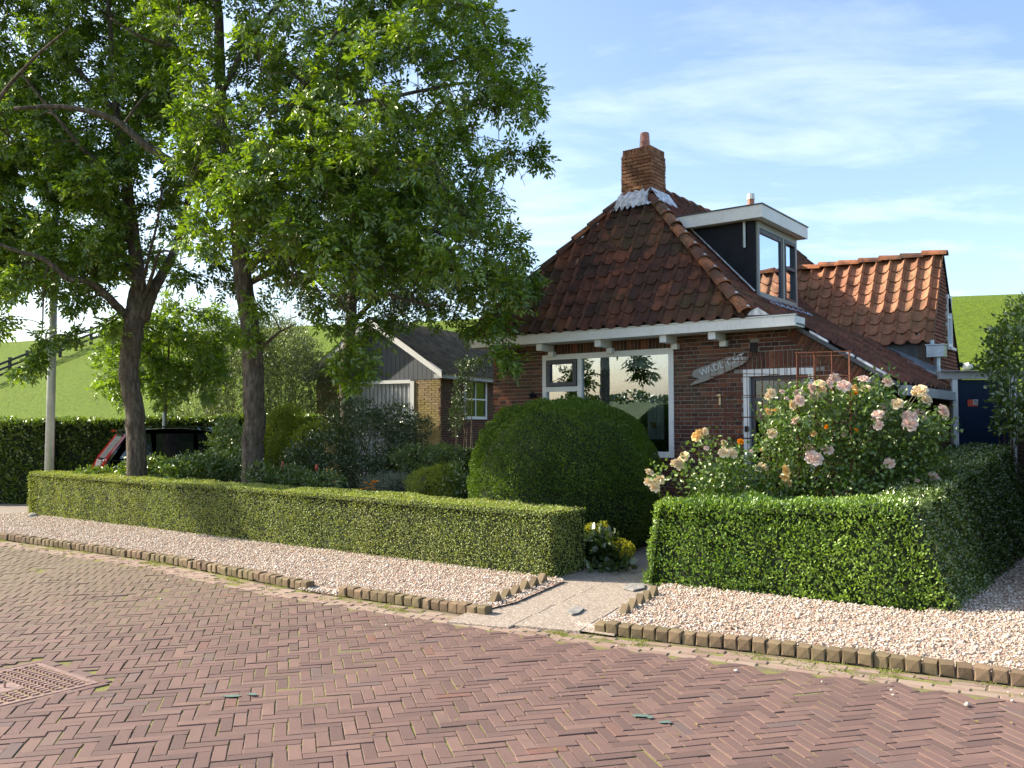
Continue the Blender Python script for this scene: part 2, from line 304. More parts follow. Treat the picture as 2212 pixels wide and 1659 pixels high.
b = NB('far_field'); g = b.noise(0.02, 3, 0.6, stretch=(1, 5, 1)); f = b.noise(3, 5, 0.7)
c = b.ramp(g, [(0.40, (0.045, 0.09, 0.010)), (0.50, (0.06, 0.10, 0.014)), (0.56, (0.10, 0.075, 0.035)), (0.64, (0.05, 0.10, 0.012))]); c = b.mix(b.ramp(f, [(0.4, (0, 0, 0)), (0.75, (0.4,) * 3)]), c, (0.05, 0.085, 0.012)); field_m = b.pr(c, 0.9, spec=0.1)

# bark and leaves
def m_bark(name, c0, c1, c2):
    b = NB(name); f = b.noise(16, 7, 0.72, stretch=(1, 1, 0.32)); g = b.noise(2.4, 4, 0.6); k = b.noise(45, 4, 0.6)
    c = b.ramp(f, [(0.32, c0), (0.52, c1), (0.72, c2)]); c = b.mix(b.ramp(g, [(0.5, (0, 0, 0)), (0.72, (0.45,) * 3)]), c, (0.10, 0.11, 0.05))
    return b.pr(c, 0.92, b.bump(b.math('ADD', f, b.math('MULTIPLY', k, 0.4)), 1.0, 0.09), spec=0.15)
bark_m = m_bark('tree_bark', (0.05, 0.04, 0.03), (0.17, 0.14, 0.11), (0.36, 0.31, 0.25)); twig_m = m_bark('twig_bark', (0.07, 0.055, 0.04), (0.14, 0.11, 0.08), (0.24, 0.20, 0.15)); stem_m = m_simple('green_cane', (0.09, 0.10, 0.035), 0.6, 0, 20, 0.5, 0.1)
ash_m = m_leaf('ash_leaf', [(0.030, 0.075, 0.008), (0.060, 0.128, 0.010), (0.105, 0.19, 0.013), (0.19, 0.28, 0.02)], 0.45, 0.08, 0.38)
young_m = m_leaf('young_tree_leaf', [(0.08, 0.15, 0.014), (0.12, 0.21, 0.02), (0.16, 0.26, 0.03)], 0.5, 0.08, 0.4)
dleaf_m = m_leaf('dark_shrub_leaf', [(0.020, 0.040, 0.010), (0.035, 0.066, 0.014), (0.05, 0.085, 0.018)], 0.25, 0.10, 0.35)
willow_m = m_leaf('willow_leaf', [(0.05, 0.075, 0.022), (0.085, 0.12, 0.035), (0.13, 0.17, 0.06)], 0.3, 0.10, 0.4)
box_m = m_leaf('box_hedge_leaf', [(0.12, 0.19, 0.025), (0.19, 0.27, 0.035), (0.25, 0.33, 0.055), (0.34, 0.40, 0.12), (0.27, 0.27, 0.09)], 0.3, 0.06, 0.5)
privet_m = m_leaf('privet_hedge_leaf', [(0.06, 0.145, 0.012), (0.105, 0.215, 0.018), (0.16, 0.285, 0.026), (0.25, 0.36, 0.05)], 0.3, 0.09, 0.45)
yew_m = m_leaf('yew_leaf', [(0.028, 0.062, 0.007), (0.055, 0.110, 0.010), (0.12, 0.195, 0.018)], 0.3, 0.025, 0.5)
beech_m = m_leaf('back_hedge_leaf', [(0.045, 0.085, 0.012), (0.08, 0.14, 0.018), (0.13, 0.20, 0.025)], 0.35, 0.12, 0.35)
gold_m = m_leaf('golden_conifer_leaf', [(0.11, 0.155, 0.012), (0.19, 0.24, 0.02), (0.28, 0.32, 0.03)], 0.35, 0.05, 0.5)
alch_m = m_leaf('yellow_green_flower', [(0.24, 0.27, 0.02), (0.36, 0.36, 0.03), (0.45, 0.42, 0.04)], 0.35, 0.03, 0.6)
rose_leaf_m = m_leaf('rose_leaf', [(0.030, 0.075, 0.010), (0.050, 0.110, 0.014), (0.085, 0.155, 0.02), (0.12, 0.19, 0.028)], 0.3, 0.07, 0.4)
silver_m = m_leaf('silver_leaf', [(0.12, 0.15, 0.11), (0.17, 0.20, 0.16)], 0.2, 0.05, 0.6)
blade_m = m_leaf('grass_blade', [(0.09, 0.14, 0.016), (0.16, 0.21, 0.03), (0.24, 0.25, 0.05)], 0.4, 0.05, 0.5)
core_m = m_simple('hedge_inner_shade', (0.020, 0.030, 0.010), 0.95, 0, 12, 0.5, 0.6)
def m_petal(name, c0, c1, c2):
    b = NB(name); g = b.n('NewGeometry').outputs['Random Per Island']; c = b.ramp(g, [(0, c0), (0.5, c1), (1, c2)])
    d = b.n('BsdfDiffuse'); t = b.n('BsdfTranslucent'); b.l(c, d.inputs[0]); b.l(c, t.inputs[0]); m = b.n('MixShader'); m.inputs[0].default_value = 0.3; b.l(d.outputs[0], m.inputs[1]); b.l(t.outputs[0], m.inputs[2]); b.l(m.outputs[0], b.out.inputs[0]); return b.m
pet_cream = m_petal('cream_petal', (0.84, 0.60, 0.32), (0.88, 0.74, 0.48), (0.90, 0.82, 0.64)); pet_pink = m_petal('pale_pink_petal', (0.84, 0.55, 0.44), (0.88, 0.68, 0.58), (0.90, 0.80, 0.73)); pet_yel = m_petal('apricot_yellow_petal', (0.82, 0.48, 0.14), (0.86, 0.60, 0.24), (0.87, 0.70, 0.38)); pet_or = m_petal('orange_petal', (0.80, 0.20, 0.01), (0.85, 0.32, 0.02), (0.88, 0.42, 0.03))

# ------------------------------------------------------------------ countable pieces (bricks, tiles, slabs)
def block(w, d, h, c=0.004, jit=0.0, seed=0):
    """box centred in x and z, front face at y=0, back at y=d, chamfered front edge"""
    rr = random.Random(seed); x = w / 2; z = h / 2
    V = [(-x + c, 0, -z + c), (x - c, 0, -z + c), (x - c, 0, z - c), (-x + c, 0, z - c), (-x, c, -z), (x, c, -z), (x, c, z), (-x, c, z), (-x, d, -z), (x, d, -z), (x, d, z), (-x, d, z)]
    V = np.array([[a + rr.uniform(-jit, jit) for a in v] for v in V])
    Fc = [(0, 1, 2, 3), (0, 4, 5, 1), (1, 5, 6, 2), (2, 6, 7, 3), (3, 7, 4, 0), (4, 8, 9, 5), (5, 9, 10, 6), (6, 10, 11, 7), (7, 11, 8, 4)]
    return V, Fc
MC = {}
def score(p):
    p = np.asarray(p); q = p - CAM; dep = q[1] * math.cos(PITCH) + q[2] * math.sin(PITCH)
    if dep < 0.3: return 1e3
    up = -q[1] * math.sin(PITCH) + q[2] * math.cos(PITCH); u = F * q[0] / dep; v = F * up / dep
    return (100 if (abs(u) > 1130 or abs(v) > 850) else 0) + np.linalg.norm(q)
def place(items, parent, name, mat, limit=300, parts_name=None, sub=False):
    """items: (key, (V,F), R3, loc). The largest in view become single objects that share meshes, the rest one joined part."""
    idx = sorted(range(len(items)), key=lambda i: items[i][4] if len(items[i]) > 4 else score(items[i][3]))
    L = arr(0, 0, 0) if sub else wloc(parent)
    for n_, i in enumerate(idx[:limit]):
        key, vf, Rm, loc = items[i][:4]
        k = (name, mat.name, key)
        if key is None or k not in MC:
            me = bpy.data.meshes.new(name); me.from_pydata([tuple(p) for p in vf[0]], [], vf[1]); me.update(); me.materials.append(mat)
            if key is not None: MC[k] = me
        else: me = MC[k]
        o = bpy.data.objects.new(name, me); COL.objects.link(o); o.parent = parent
        m = M4(Rm, np.asarray(loc) - L); o.matrix_local = Matrix(m.tolist())
    mb = MB()
    for i in idx[limit:]:
        key, vf, Rm, loc = items[i][:4]; mb.add(np.asarray(vf[0]) @ np.asarray(Rm).T + np.asarray(loc), vf[1])
    if mb.V:
        o = mb.build(parts_name or name, mat, parent)
        if sub: o.location = (0, 0, 0)
        o['kind'] = 'stuff'
def brick_rows(s0, s1, z0, z1, Rm, org, openings=(), top=None, ch=0.062, jt=0.011, L=0.215, Hd=0.1025, d=0.05, t=0.0, seed=1, bond='cross'):
    """cross bond rows; openings = (s0,s1,z0,z1); top(s) = upper limit"""
    rr = random.Random(seed); it = []; n = int(round((z1 - z0) / ch))
    for k in range(n):
        zc = z0 + (k + .5) * ch
        if bond == 'cross': ln = L if k % 2 == 0 else Hd; off = (0 if k % 4 == 0 else L / 2 + jt / 2) if k % 2 == 0 else L * 0.25
        else: ln = L; off = 0 if k % 2 else (L + jt) / 2
        free = [(s0, s1)]
        for (a, b_, c, e) in openings:
            if c - .03 < zc < e + .03:
                nf = []
                for (p, q) in free:
                    if b_ <= p or a >= q: nf.append((p, q)); continue
                    if a > p: nf.append((p, a))
                    if b_ < q: nf.append((b_, q))
                free = nf
        if top is not None:
            nf = []
            for (p, q) in free:
                while q > p and top(q) < zc + .03: q -= .02
                if q > p: nf.append((p, q))
            free = nf
        for (p, q) in free:
            x = s0 - off
            while x < q:
                l_ = ln
                if bond == 'cross' and rr.random() < .13: l_ = L if ln == Hd else Hd
                a = max(x, p); e = min(x + l_, q); x += l_ + jt
                if e - a < .03: continue
                w = e - a; full = abs(w - L) < 1e-4 or abs(w - Hd) < 1e-4; vi = rr.randrange(4)
                h = ch - jt
                loc = np.asarray(org) + Rm @ arr((a + e) / 2, t + rr.uniform(-.002, .002), zc)
                key = (round(w, 3), vi) if full else None
                it.append((key, block(w, d, h, .005, .0018, vi * 7 + int(w * 1000)), Rm, loc))
    return it
def soldiers(s0, s1, z0, z1, Rm, org, w=0.0525, jt=0.011, d=.05, t=0.0, seed=3):
    n = max(1, int(round((s1 - s0 + jt) / (w + jt)))); p = (s1 - s0 + jt) / n; it = []
    for i in range(n):
        it.append((('s', i % 4, round(p, 3), round(z1 - z0, 3)), block(p - jt, d, z1 - z0 - jt, .005, .0018, i % 4), Rm, np.asarray(org) + Rm @ arr(s0 + p * (i + .5) - jt / 2, t, (z0 + z1) / 2)))
    return it
# pantile: x across, y up the slope, z out of the roof
def pantile(w=0.235, l=0.30, amp=0.046, th=0.014, nx=8, flip=False):
    xs = [i / nx for i in range(nx + 1)]
    def prof(t):   # wide trough and a narrow roll at the side
        return amp * (1.25 * math.exp(-((t - 0.86) / 0.11) ** 2) - 0.55 * math.sin(math.pi * min(1, t / 0.78)) + 0.2)
    V = []; Fc = []
    for (y, dz) in ((0, 0.030), (l, 0.004)):
        for t in xs:
            sag = -0.018 * math.sin(math.pi * min(1, t / .8)) if y == 0 else 0
            V.append(((t - .5) * w * 1.06, y + sag, prof(t) + dz))
    for t in xs: V.append(((t - .5) * w * 1.06, -0.018 * math.sin(math.pi * min(1, t / .8)) , prof(t) + 0.030 - th))
    n = nx + 1
    for i in range(nx): Fc.append((i, i + 1, n + i + 1, n + i)); Fc.append((2 * n + i, 2 * n + i + 1, i + 1, i))
    return np.array(V), Fc
def tile_plane(org, ex, ey, width, rows, pitch, expo, lim, seed=0, w=0.235):
    """lim(y)->(x0,x1) extent of the roof plane at height y along the slope"""
    rr = random.Random(seed); ez = np.cross(ex, ey); Rm = np.column_stack([ex, ey, ez]); it = []
    V0, Fc = pantile(w, expo * 1.28)
    for r_ in range(rows):
        y = r_ * expo; nc = int(width / pitch) + 2
        x0a, x1a = lim(y); x0b, x1b = lim(y + expo * 1.28)
        for c in range(nc):
            xc = (c + .5) * pitch
            if xc + pitch * .5 < x0a or xc - pitch * .5 > x1a: continue
            loc = org + ex * xc + ey * y + ez * rr.uniform(-.003, .005)
            rot = rr.uniform(-.02, .02); Rr = Rm @ np.array([[math.cos(rot), -math.sin(rot), 0], [math.sin(rot), math.cos(rot), 0], [0, 0, 1]])
            inside = xc - pitch * .55 > x0b and xc + pitch * .55 < x1b
            if inside: it.append((('t', round(expo, 3)), (V0, Fc), Rr, loc))
            else:
                V = V0.copy(); yy = np.clip(V[:, 1] / (expo * 1.28), 0, 1); lo = x0a + (x0b - x0a) * yy - xc; hi = x1a + (x1b - x1a) * yy - xc
                V[:, 0] = np.clip(V[:, 0], lo, hi)
                if V[:, 0].max() - V[:, 0].min() < .05: continue
                it.append((None, (V, Fc), Rm, org + ex * xc + ey * y))
    return it
def ridge_tile(l=0.36, r0=0.120, r1=0.098, seg=7, th=.014):
    V = []; Fc = []
    for (y, r_) in ((0, r0), (l, r1), (0, r0 - th)):
        for i in range(seg + 1):
            a = math.pi * (i / seg); V.append((-math.cos(a) * r_, y, math.sin(a) * r_ * .85 + (0.018 if y == 0 else 0)))
    n = seg + 1
    for i in range(seg): Fc.append((i, i + 1, n + i + 1, n + i)); Fc.append((2 * n + i, 2 * n + i + 1, i + 1, i))
    return np.array(V), [tuple(reversed(f)) for f in Fc]
def ridge_run(p0, p1, upv, n, seed=0, l=None):
    rr = random.Random(seed); d = np.asarray(p1) - np.asarray(p0); Ln = np.linalg.norm(d); ey = d / Ln; ex = nrm(np.cross(ey, upv)); ez = np.cross(ex, ey); Rm = np.column_stack([ex, ey, ez])
    st = Ln / n; vf = ridge_tile(st * 1.12); it = []
    for i in range(n):
        a = rr.uniform(-.03, .03); Rr = Rm @ np.array([[math.cos(a), -math.sin(a), 0], [math.sin(a), math.cos(a), 0], [0, 0, 1]])
        it.append((('r', round(st, 3)), vf, Rr, np.asarray(p0) + ey * st * i + ez * rr.uniform(-.006, .006)))
    return it

# ------------------------------------------------------------------ ground, dike, street
def ngon_sheet(name, pts, z, mat):
    o = link_mesh(name, [(p[0], p[1], z if len(p) < 3 else p[2]) for p in pts], [tuple(range(len(pts)))], mat); o['kind'] = 'structure'; return o
ngon_sheet('field', [(-900, -900), (900, -900), (900, 600), (-900, 600)], -0.06, field_m)
# dike profile: crest line runs obliquely behind the houses
CD = nrm(arr(-0.93, 0.37, 0)); CN = arr(-CD[1], CD[0], 0) * 1.0
if CN[1] > 0: CN = -CN                                   # towards the viewer
c0 = arr(26.9, 50, 0)
V = []; us = np.linspace(-90, 230, 81); prof = [(27, -0.05), (24, .3), (18, 2.1), (12, 4.5), (6, 7.2), (2.5, 8.7), (0, 9.25), (-3, 9.4), (-8, 9.3), (-30, 0)]
for q, (n_, z) in enumerate(prof):
    for a in us: V.append(c0 + CD * a + CN * (n_ + 0.25 * math.sin(a * .11 + q)) + UP * (z + 0.10 * math.sin(a * .07 + q * .7) + 0.05 * math.sin(a * .31 + q)))
nu = len(us); Fd = [(q * nu + i, q * nu + i + 1, (q + 1) * nu + i + 1, (q + 1) * nu + i) for q in range(len(prof) - 1) for i in range(nu - 1)]
o = link_mesh('dike', V, Fd, grass_m, smooth=True); o['kind'] = 'structure'

KP = [(-16, 18.9), (-11.2, 15.9), (-7.58, 13.05), (-4.39, 10.92), (-2.13, 8.98), (-0.27, 7.74), (0.708, 7.08), (1.99, 6.42), (3.27, 5.66), (6.5, 3.9), (11, 1.4)]
KX = np.array([p[0] for p in KP], float); KY = np.array([p[1] for p in KP], float)
ky = lambda x: float(np.interp(x, KX, KY))
def smk(x): return (ky(x - .35) + ky(x) * 2 + ky(x + .35)) / 4
kx = np.linspace(-16, 11, 109)
ngon_sheet('street', [(-22, -6), (-22, 30)] + [(x, smk(x) + .02) for x in kx] + [(24, -6)], -0.0065, joint_m)
# herringbone paving, three by one
street = bpy.data.objects['street']
U_ = 0.0738; ang = R(14); cx, sx = math.cos(ang), math.sin(ang); ex2 = arr(cx, sx, 0); ey2 = arr(-sx, cx, 0); org2 = arr(0.03, 2.0, 0)
items = []
GR = [arr(-3.87, 5.62, 0), arr(-3.226, 6.258, 0), arr(-2.587, 5.778, 0), arr(-3.22, 5.12, 0)]       # drain cover corners
gc = sum(GR) / 4; gex = nrm(GR[2] - GR[1]); gey = nrm(arr(-gex[1], gex[0], 0)); GW = 0.80
def ingrate(p, m): q = p - gc; return abs(np.dot(q, gex)) < GW / 2 + m and abs(np.dot(q, gey)) < GW / 2 + m
rr = random.Random(5)
for j in range(-70, 260):
    for i in range(-160, 140):
        k = (i - j) % 6
        if k == 0: cxx, cyy, horiz = i + 1.5, j + .5, True
        elif k == 5: cxx, cyy, horiz = i + .5, j + 1.5, False
        else: continue
        p = org2 + ex2 * (cxx * U_) + ey2 * (cyy * U_)
        if p[1] < 3.7 or p[1] > smk(p[0]) - 0.40 or p[0] < -12 or p[0] > 8: continue
        if abs(p[0]) > p[1] * .68 + .4: continue
        if ingrate(p, .082): continue
        if p[1] > 12.5: continue
        a = rr.gauss(0, .012); ca, sa = math.cos(a), math.sin(a)
        lx = (ex2 if horiz else ey2); lx = lx * ca + np.cross(UP, lx) * sa
        # block front (y=0) must face up: block x -> lx, block y -> down, block z -> cross
        tilt = arr(rr.gauss(0, .007), rr.gauss(0, .007), 1); nz = nrm(tilt - lx * np.dot(tilt, lx)) if abs(np.dot(tilt, lx)) < 1 else UP
        Rm = np.column_stack([lx, -nz, np.cross(lx, -nz)])
        wave = 0.012 * math.sin(p[0] * 1.7 + 1) * math.sin(p[1] * 1.3) + 0.004 * math.sin(p[0] * 6)
        items.append((('pb', rr.randrange(4)), block(U_ * 3 - .005, .05, U_ - .005, .003, .0016, rr.randrange(4)), Rm, p + arr(rr.gauss(0, .0018), rr.gauss(0, .0018), wave * .25 + rr.gauss(0, .0016))))
print('paving bricks', len(items))
place(items, street, 'paving_brick', paving_m, 300)
# gutter: three to four stretcher courses along the kerb
items = []
s_acc = []
xs_ = np.linspace(-13, 7, 1600); pts = np.array([(x, smk(x)) for x in xs_]); seg = np.r_[0, np.cumsum(np.linalg.norm(np.diff(pts, axis=0), axis=1))]
def along(sv): return arr(np.interp(sv, seg, pts[:, 0]), np.interp(sv, seg, pts[:, 1]), 0)
for row in range(4):
    sv = rr.uniform(0, .2)
    while sv < seg[-1] - .3:
        a = along(sv); b_ = along(sv + .2); t = nrm(b_ - a); n_ = arr(t[1], -t[0], 0)
        p = (a + b_) / 2 + n_ * (.075 + row * .078 + rr.gauss(0, .004)) + UP * (0.002 - .003 * (row < 2) + rr.gauss(0, .003)); sv += .212
        if rr.random() < .03: continue
        if p[1] > 14 or abs(p[0]) > p[1] * .68 + .4: continue
        a_ = rr.gauss(0, .02); t = nrm(t + n_ * a_); Rm = np.column_stack([t, -UP, np.cross(t, -UP)])
        items.append((('gb', rr.randrange(3)), block(.203, .05, .068, .006, .003, rr.randrange(3)), Rm, p))
place(items, street, 'gutter_brick', gutter_m, 300)
# ground cover sheets behind the kerb
hedge_line = [(-9.4, 16.9), (0.43, 9.45)]
GL = [(x, smk(x) + .17) for x in np.linspace(-9.6, -0.25, 40)]
g1 = GL + [(0.02, 8.2), (0.55, 9.35), (0.3, 9.9), (-8.9, 17.0), (-10.3, 15.2)]
def sheet(name, pts, z, mat, kind='structure'): o = ngon_sheet(name, pts, z, mat); o['kind'] = kind; return o
sheet('garden_soil', [(-9.6, 15.25)] + [(-8.9, 16.3), (0.25, 9.3), (1.4, 8.3), (4.1, 6.9), (30, 2), (30, 30), (12, 34), (-9, 30), (-12, 22)], -0.005, soil_m)
sheet('gravel_bed', g1, 0.034, gravelbed_m)
g2 = [(x, smk(x) + .17) for x in np.linspace(0.66, 10.5, 30)] + [(12, 6), (8.4, 13.4), (6.9, 13.2), (3.6, 7.75), (1.55, 9.2), (1.36, 8.5)]
sheet('gravel_bed', g2, 0.034, gravelbed_m)
sheet('driveway', [(-22, 12), (-22, 19.4), (-9.0, 19.4), (-9.0, 16.8), (-9.8, 15.6), (-9.75, 14.9)], 0.004, drive_m)
def inpoly(P, poly):
    x, y = P[:, 0], P[:, 1]; ins = np.zeros(len(P), bool); n = len(poly); j = n - 1
    for i in range(n):
        xi, yi = poly[i]; xj, yj = poly[j]
        c = ((yi > y) != (yj > y)) & (x < (xj - xi) * (y - yi) / (yj - yi + 1e-12) + xi); ins ^= c; j = i
    return ins
def stones(name, poly, dens, size, z, mat, maxn=60000, fn=None):
    P_ = np.array(poly); lo = P_.min(0); hi = P_.max(0); n = int(min(maxn * 4, (hi[0] - lo[0]) * (hi[1] - lo[1]) * dens))
    Q = rng.uniform(lo, hi, (n, 2)); Q = Q[inpoly(Q, poly)]
    Q = Q[(np.abs(Q[:, 0]) < Q[:, 1] * .66 + .6)]
    if fn is not None: Q = Q[fn(Q)]
    n = len(Q); base = np.array([[1, 0, 0], [0, 1, 0], [-1, 0, 0], [0, -1, 0], [0, 0, .62], [0, 0, -.5]]); tri = np.array([[0, 1, 4], [1, 2, 4], [2, 3, 4], [3, 0, 4], [1, 0, 5], [2, 1, 5], [3, 2, 5], [0, 3, 5]])
    sz = rng.gamma(9, size / 9, n); a = rng.uniform(0, 6.28, n)
    V = base[None] * (1 + rng.uniform(-.35, .35, (n, 6, 3))); V[:, :, 1] *= rng.uniform(.6, 1, (n, 1)); c, s = np.cos(a)[:, None], np.sin(a)[:, None]
    x = V[:, :, 0] * c - V[:, :, 1] * s; y = V[:, :, 0] * s + V[:, :, 1] * c; zt = rng.uniform(-.6, .6, (n, 1)); zz = V[:, :, 2] + zt * x * .6
    V = np.stack([x, y, zz], 2) * sz[:, None, None]; V[:, :, 0] += Q[:, 0:1]; V[:, :, 1] += Q[:, 1:2]; V[:, :, 2] += z + rng.uniform(0, .012, (n, 1))
    Fc = (tri[None] + (np.arange(n) * 6)[:, None, None]).reshape(-1, 3)
    o = link_mesh(name, V.reshape(-1, 3), Fc, mat); o['kind'] = 'stuff'; print(name, n); return o
skV = []; 
for x in np.linspace(-12.5, 8, 160): skV += [(x, smk(x) + .07, -.012), (x, smk(x) + .19, .036)]
o = link_mesh('gravel_bed', skV, [(2 * i, 2 * i + 2, 2 * i + 3, 2 * i + 1) for i in range(159) if not (-.35 < skV[2 * i][0] < .45)], gravelbed_m); o['kind'] = 'structure'
sp_ = [(-2.16, smk(-2.16) - .06), (-1.70, smk(-1.70) - .02), (-1.75, smk(-1.75) + .2), (-2.1, smk(-2.1) + .2)]
stones('gravel', sp_, 3000, .012, 0.012, gravel_m)
stones('gravel', g1, 4600, .0105, 0.040, gravel_m)
stones('gravel', g2, 4600, .0118, 0.040, gravel_m)
stones('loose_gravel', [(-6, 10), (5, 3.5), (5, 6), (0, 8), (-2, 9), (-7, 13)], 7, .009, 0.004, gravel_m, fn=lambda Q: np.array([q[1] < smk(q[0]) - .03 for q in Q]))
# kerb bricks
kerb = thing('kerb', 'low edging of upright brown bricks between the gravel and the street', 'kerb', (-2, 8.9, 0))
items = []
def kerb_run(x0, x1, w=.098):
    s0_ = np.interp(x0, pts[:, 0], seg); s1_ = np.interp(x1, pts[:, 0], seg); sv = s0_
    while sv < s1_:
        a = along(sv); b_ = along(sv + w); t = nrm(b_ - a); n_ = arr(t[1], -t[0], 0); p = (a + b_) / 2 + n_ * rr.gauss(-.03, .005) + UP * (.036 + rr.gauss(0, .004)); sv += w + rr.uniform(.003, .010)
        al = rr.gauss(0, .05); t2 = nrm(t + n_ * al); bk = -np.cross(UP, t2); bk = -arr(t2[1], -t2[0], 0); up2 = nrm(UP + t2 * rr.gauss(0, .04) + bk * rr.gauss(-.03, .04))
        Rm = np.column_stack([t2, bk, up2])
        items.append((('k', rr.randrange(5)), block(w - .004, .105, .092, .010, .005, 30 + rr.randrange(5)), Rm, p))
kerb_run(-12.5, -2.15); kerb_run(-1.72, -0.28); kerb_run(.64, 7)
place(items, kerb, 'kerb_brick', kerb_m, 300)
# tilted saw-tooth bricks beside the path
saw = thing('sawtooth_edging', 'saw-tooth row of tilted bricks left of the front path', 'edging', (0.02, 8.6, 0), 'saw-tooth edgings beside the path')
saw2 = thing('sawtooth_edging', 'saw-tooth row of tilted bricks right of the front path', 'edging', (1.15, 8.0, 0), 'saw-tooth edgings beside the path')
def teeth(p0, p1, n, par, sd_):
    p0 = np.asarray(p0, float); p1 = np.asarray(p1, float); t = nrm(p1 - p0); q = np.linalg.norm(p1 - p0) / n; it = []; back = nrm(np.cross(UP, t))
    for i in range(n):
        a = R(38 + rr.uniform(-7, 7)); ex = t * math.cos(a) + UP * math.sin(a); ez = np.cross(ex, back)
        Rm = np.column_stack([ex, back, ez]); it.append((None, block(.16, .065, .13, .005, .003, i + sd_), Rm, p0 + t * q * (i + .5) - back * .03 + UP * (.025 + rr.uniform(-.008, .008))))
    place(it, par, 'brick', kerb_m)
teeth((-0.20, 8.12, 0), (0.36, 9.32, 0), 6, saw, 0); teeth((0.93, 7.62, 0), (1.40, 8.62, 0), 5, saw2, 9)
# front path of exposed-aggregate slabs
path = sheet('path', [(-0.27, 7.85), (-.22, 8.1), (0.42, 9.5), (1.2, 10.6), (2.2, 13.1), (3.3, 12.3), (2.2, 10.6), (1.42, 8.75), (0.9, 7.55), (0.80, 7.0), (.3, 7.33), (-.2, 7.66)], 0.014, agg_m)
items = []; pd = nrm(arr(.40, .92, 0)); pn = arr(pd[1], -pd[0], 0)
PS = [(-.18, .0, .56), (.40, .05, .50)]
for r_ in range(-1, 9):
    for c_ in range(2):
        p = arr(.30, 7.98, 0) + pd * (r_ * .515 + (c_ * .10)) + pn * ((c_ - .5) * .575 + .02 * r_)
        Rm = np.column_stack([pn, -UP, np.cross(pn, -UP)]); items.append((('sl', 0), block(.571, .05, .511, .004), Rm, p + UP * (.018 + rr.uniform(-.002, .002))))
place(items, path, 'path_slab', agg_m)
o = MB().prism([atZ(1222, 1322, .026), atZ(1245, 1312, .026), atZ(1262, 1316, .026), atZ(1250, 1326, .026), atZ(1235, 1329, .026)], (0, 0, .012)).build('stepping_stone', stone_m, path)
o = MB().prism([atZ(1345, 1272, .026), atZ(1362, 1262, .026), atZ(1392, 1263, .026), atZ(1392, 1272, .026), atZ(1368, 1277, .026)], (0, 0, .014)).build('stepping_stone', stone_m, path)
# boulder
def blob(name, loc, r, mat, sc=(1, 1, .75), seed=0, parent=None, amp=.12):
    rr_ = np.random.default_rng(seed); V = []; Fc = []; nu, nv = 14, 9; ph = rr_.uniform(0, 6, 6)
    for j in range(nv + 1):
        th = math.pi * j / nv
        for i in range(nu):
            a = 2 * math.pi * i / nu; d = arr(math.sin(th) * math.cos(a), math.sin(th) * math.sin(a), math.cos(th))
            k = 1 + amp * (math.sin(2 * d[0] * 2 + ph[0]) + math.sin(3 * d[1] * 2 + ph[1]) + math.sin(4 * d[2] + ph[2])) * .5
            V.append(np.asarray(loc) + d * r * k * arr(*sc))
    for j in range(nv):
        for i in range(nu): Fc.append((j * nu + i, (j + 1) * nu + i, (j + 1) * nu + (i + 1) % nu, j * nu + (i + 1) % nu))
    return link_mesh(name, V, Fc, mat, parent, True)
bp = atZ(72, 1121); o = blob('boulder', bp + arr(0, 0, .05), .085, stone_m); tag(o, 'round grey boulder at the left end of the clipped front hedge', 'boulder')
# drain cover
dg = thing('drain_cover', 'square cast-iron drain cover with raised bars in the street', 'drain cover', gc)
RG = np.column_stack([gex, gey, UP]); hw = GW / 2
fr = MB()
for (a, b_) in (((-hw, -hw, -.03), (hw, -hw + .035, .004)), ((-hw, hw - .035, -.03), (hw, hw, .004)), ((-hw, -hw + .035, -.03), (-hw + .035, hw - .035, .004)), ((hw - .035, -hw + .035, -.03), (hw, hw - .035, .004))): fr.box(a, b_, RG, gc)
fr.build('frame', iron_m, dg)
MB().box((-hw + .035, -hw + .035, -.035), (hw - .035, hw - .035, -.014), RG, gc).build('plate', dark_m, dg)
items = []; nb = 15; st = (GW - .09) / nb
for i in range(nb):
    x = -hw + .045 + st * (i + .5)
    for j in range(10):
        y = -hw + .045 + (GW - .09) / 10 * (j + .5)
        if abs(x) < .10 and abs(y) < .085: continue
        bw = (GW - .09) / 10
        m = MB().box((-st * .24, -bw * .30, 0), (st * .24, bw * .30, .022)); V = np.vstack(m.V)
        items.append((('bar',), (V, m.F), RG, gc + RG @ arr(x, y, -.014)))
place(items, dg, 'grate_stud', iron_m)
items = []
rib = MB()
for i in range(nb): x = -hw + .045 + st * (i + .5); rib.box((x - st * .26, -hw + .04, -.014), (x + st * .26, hw - .04, -.006), RG, gc)
o = rib.build('grate_rib', iron_m, dg); o['kind'] = 'stuff'
MB().box((-.095, -.08, -.014), (.095, .08, -.004), RG, gc).build('emblem_plate', iron_m, dg)
MB().tube([gc + arr(0, 0, -.005), gc + arr(.0, .0, .035)], .007, 6).build('lifting_pin', iron_m, dg)
# border bricks round the cover
items = []
for sgn, axx, axy in ((1, gex, gey), (-1, gex, gey), (1, gey, gex), (-1, gey, gex)):
    for r_ in range(4):
        p = gc + axy * sgn * (hw + .045) + axx * (-.33 + .22 * r_); lx = axx
        items.append((None, block(.21, .05, .068, .006, .003, r_), np.column_stack([lx, -UP, np.cross(lx, -UP)]), p + UP * .004))
place(items, street, 'border_brick', paving_m)
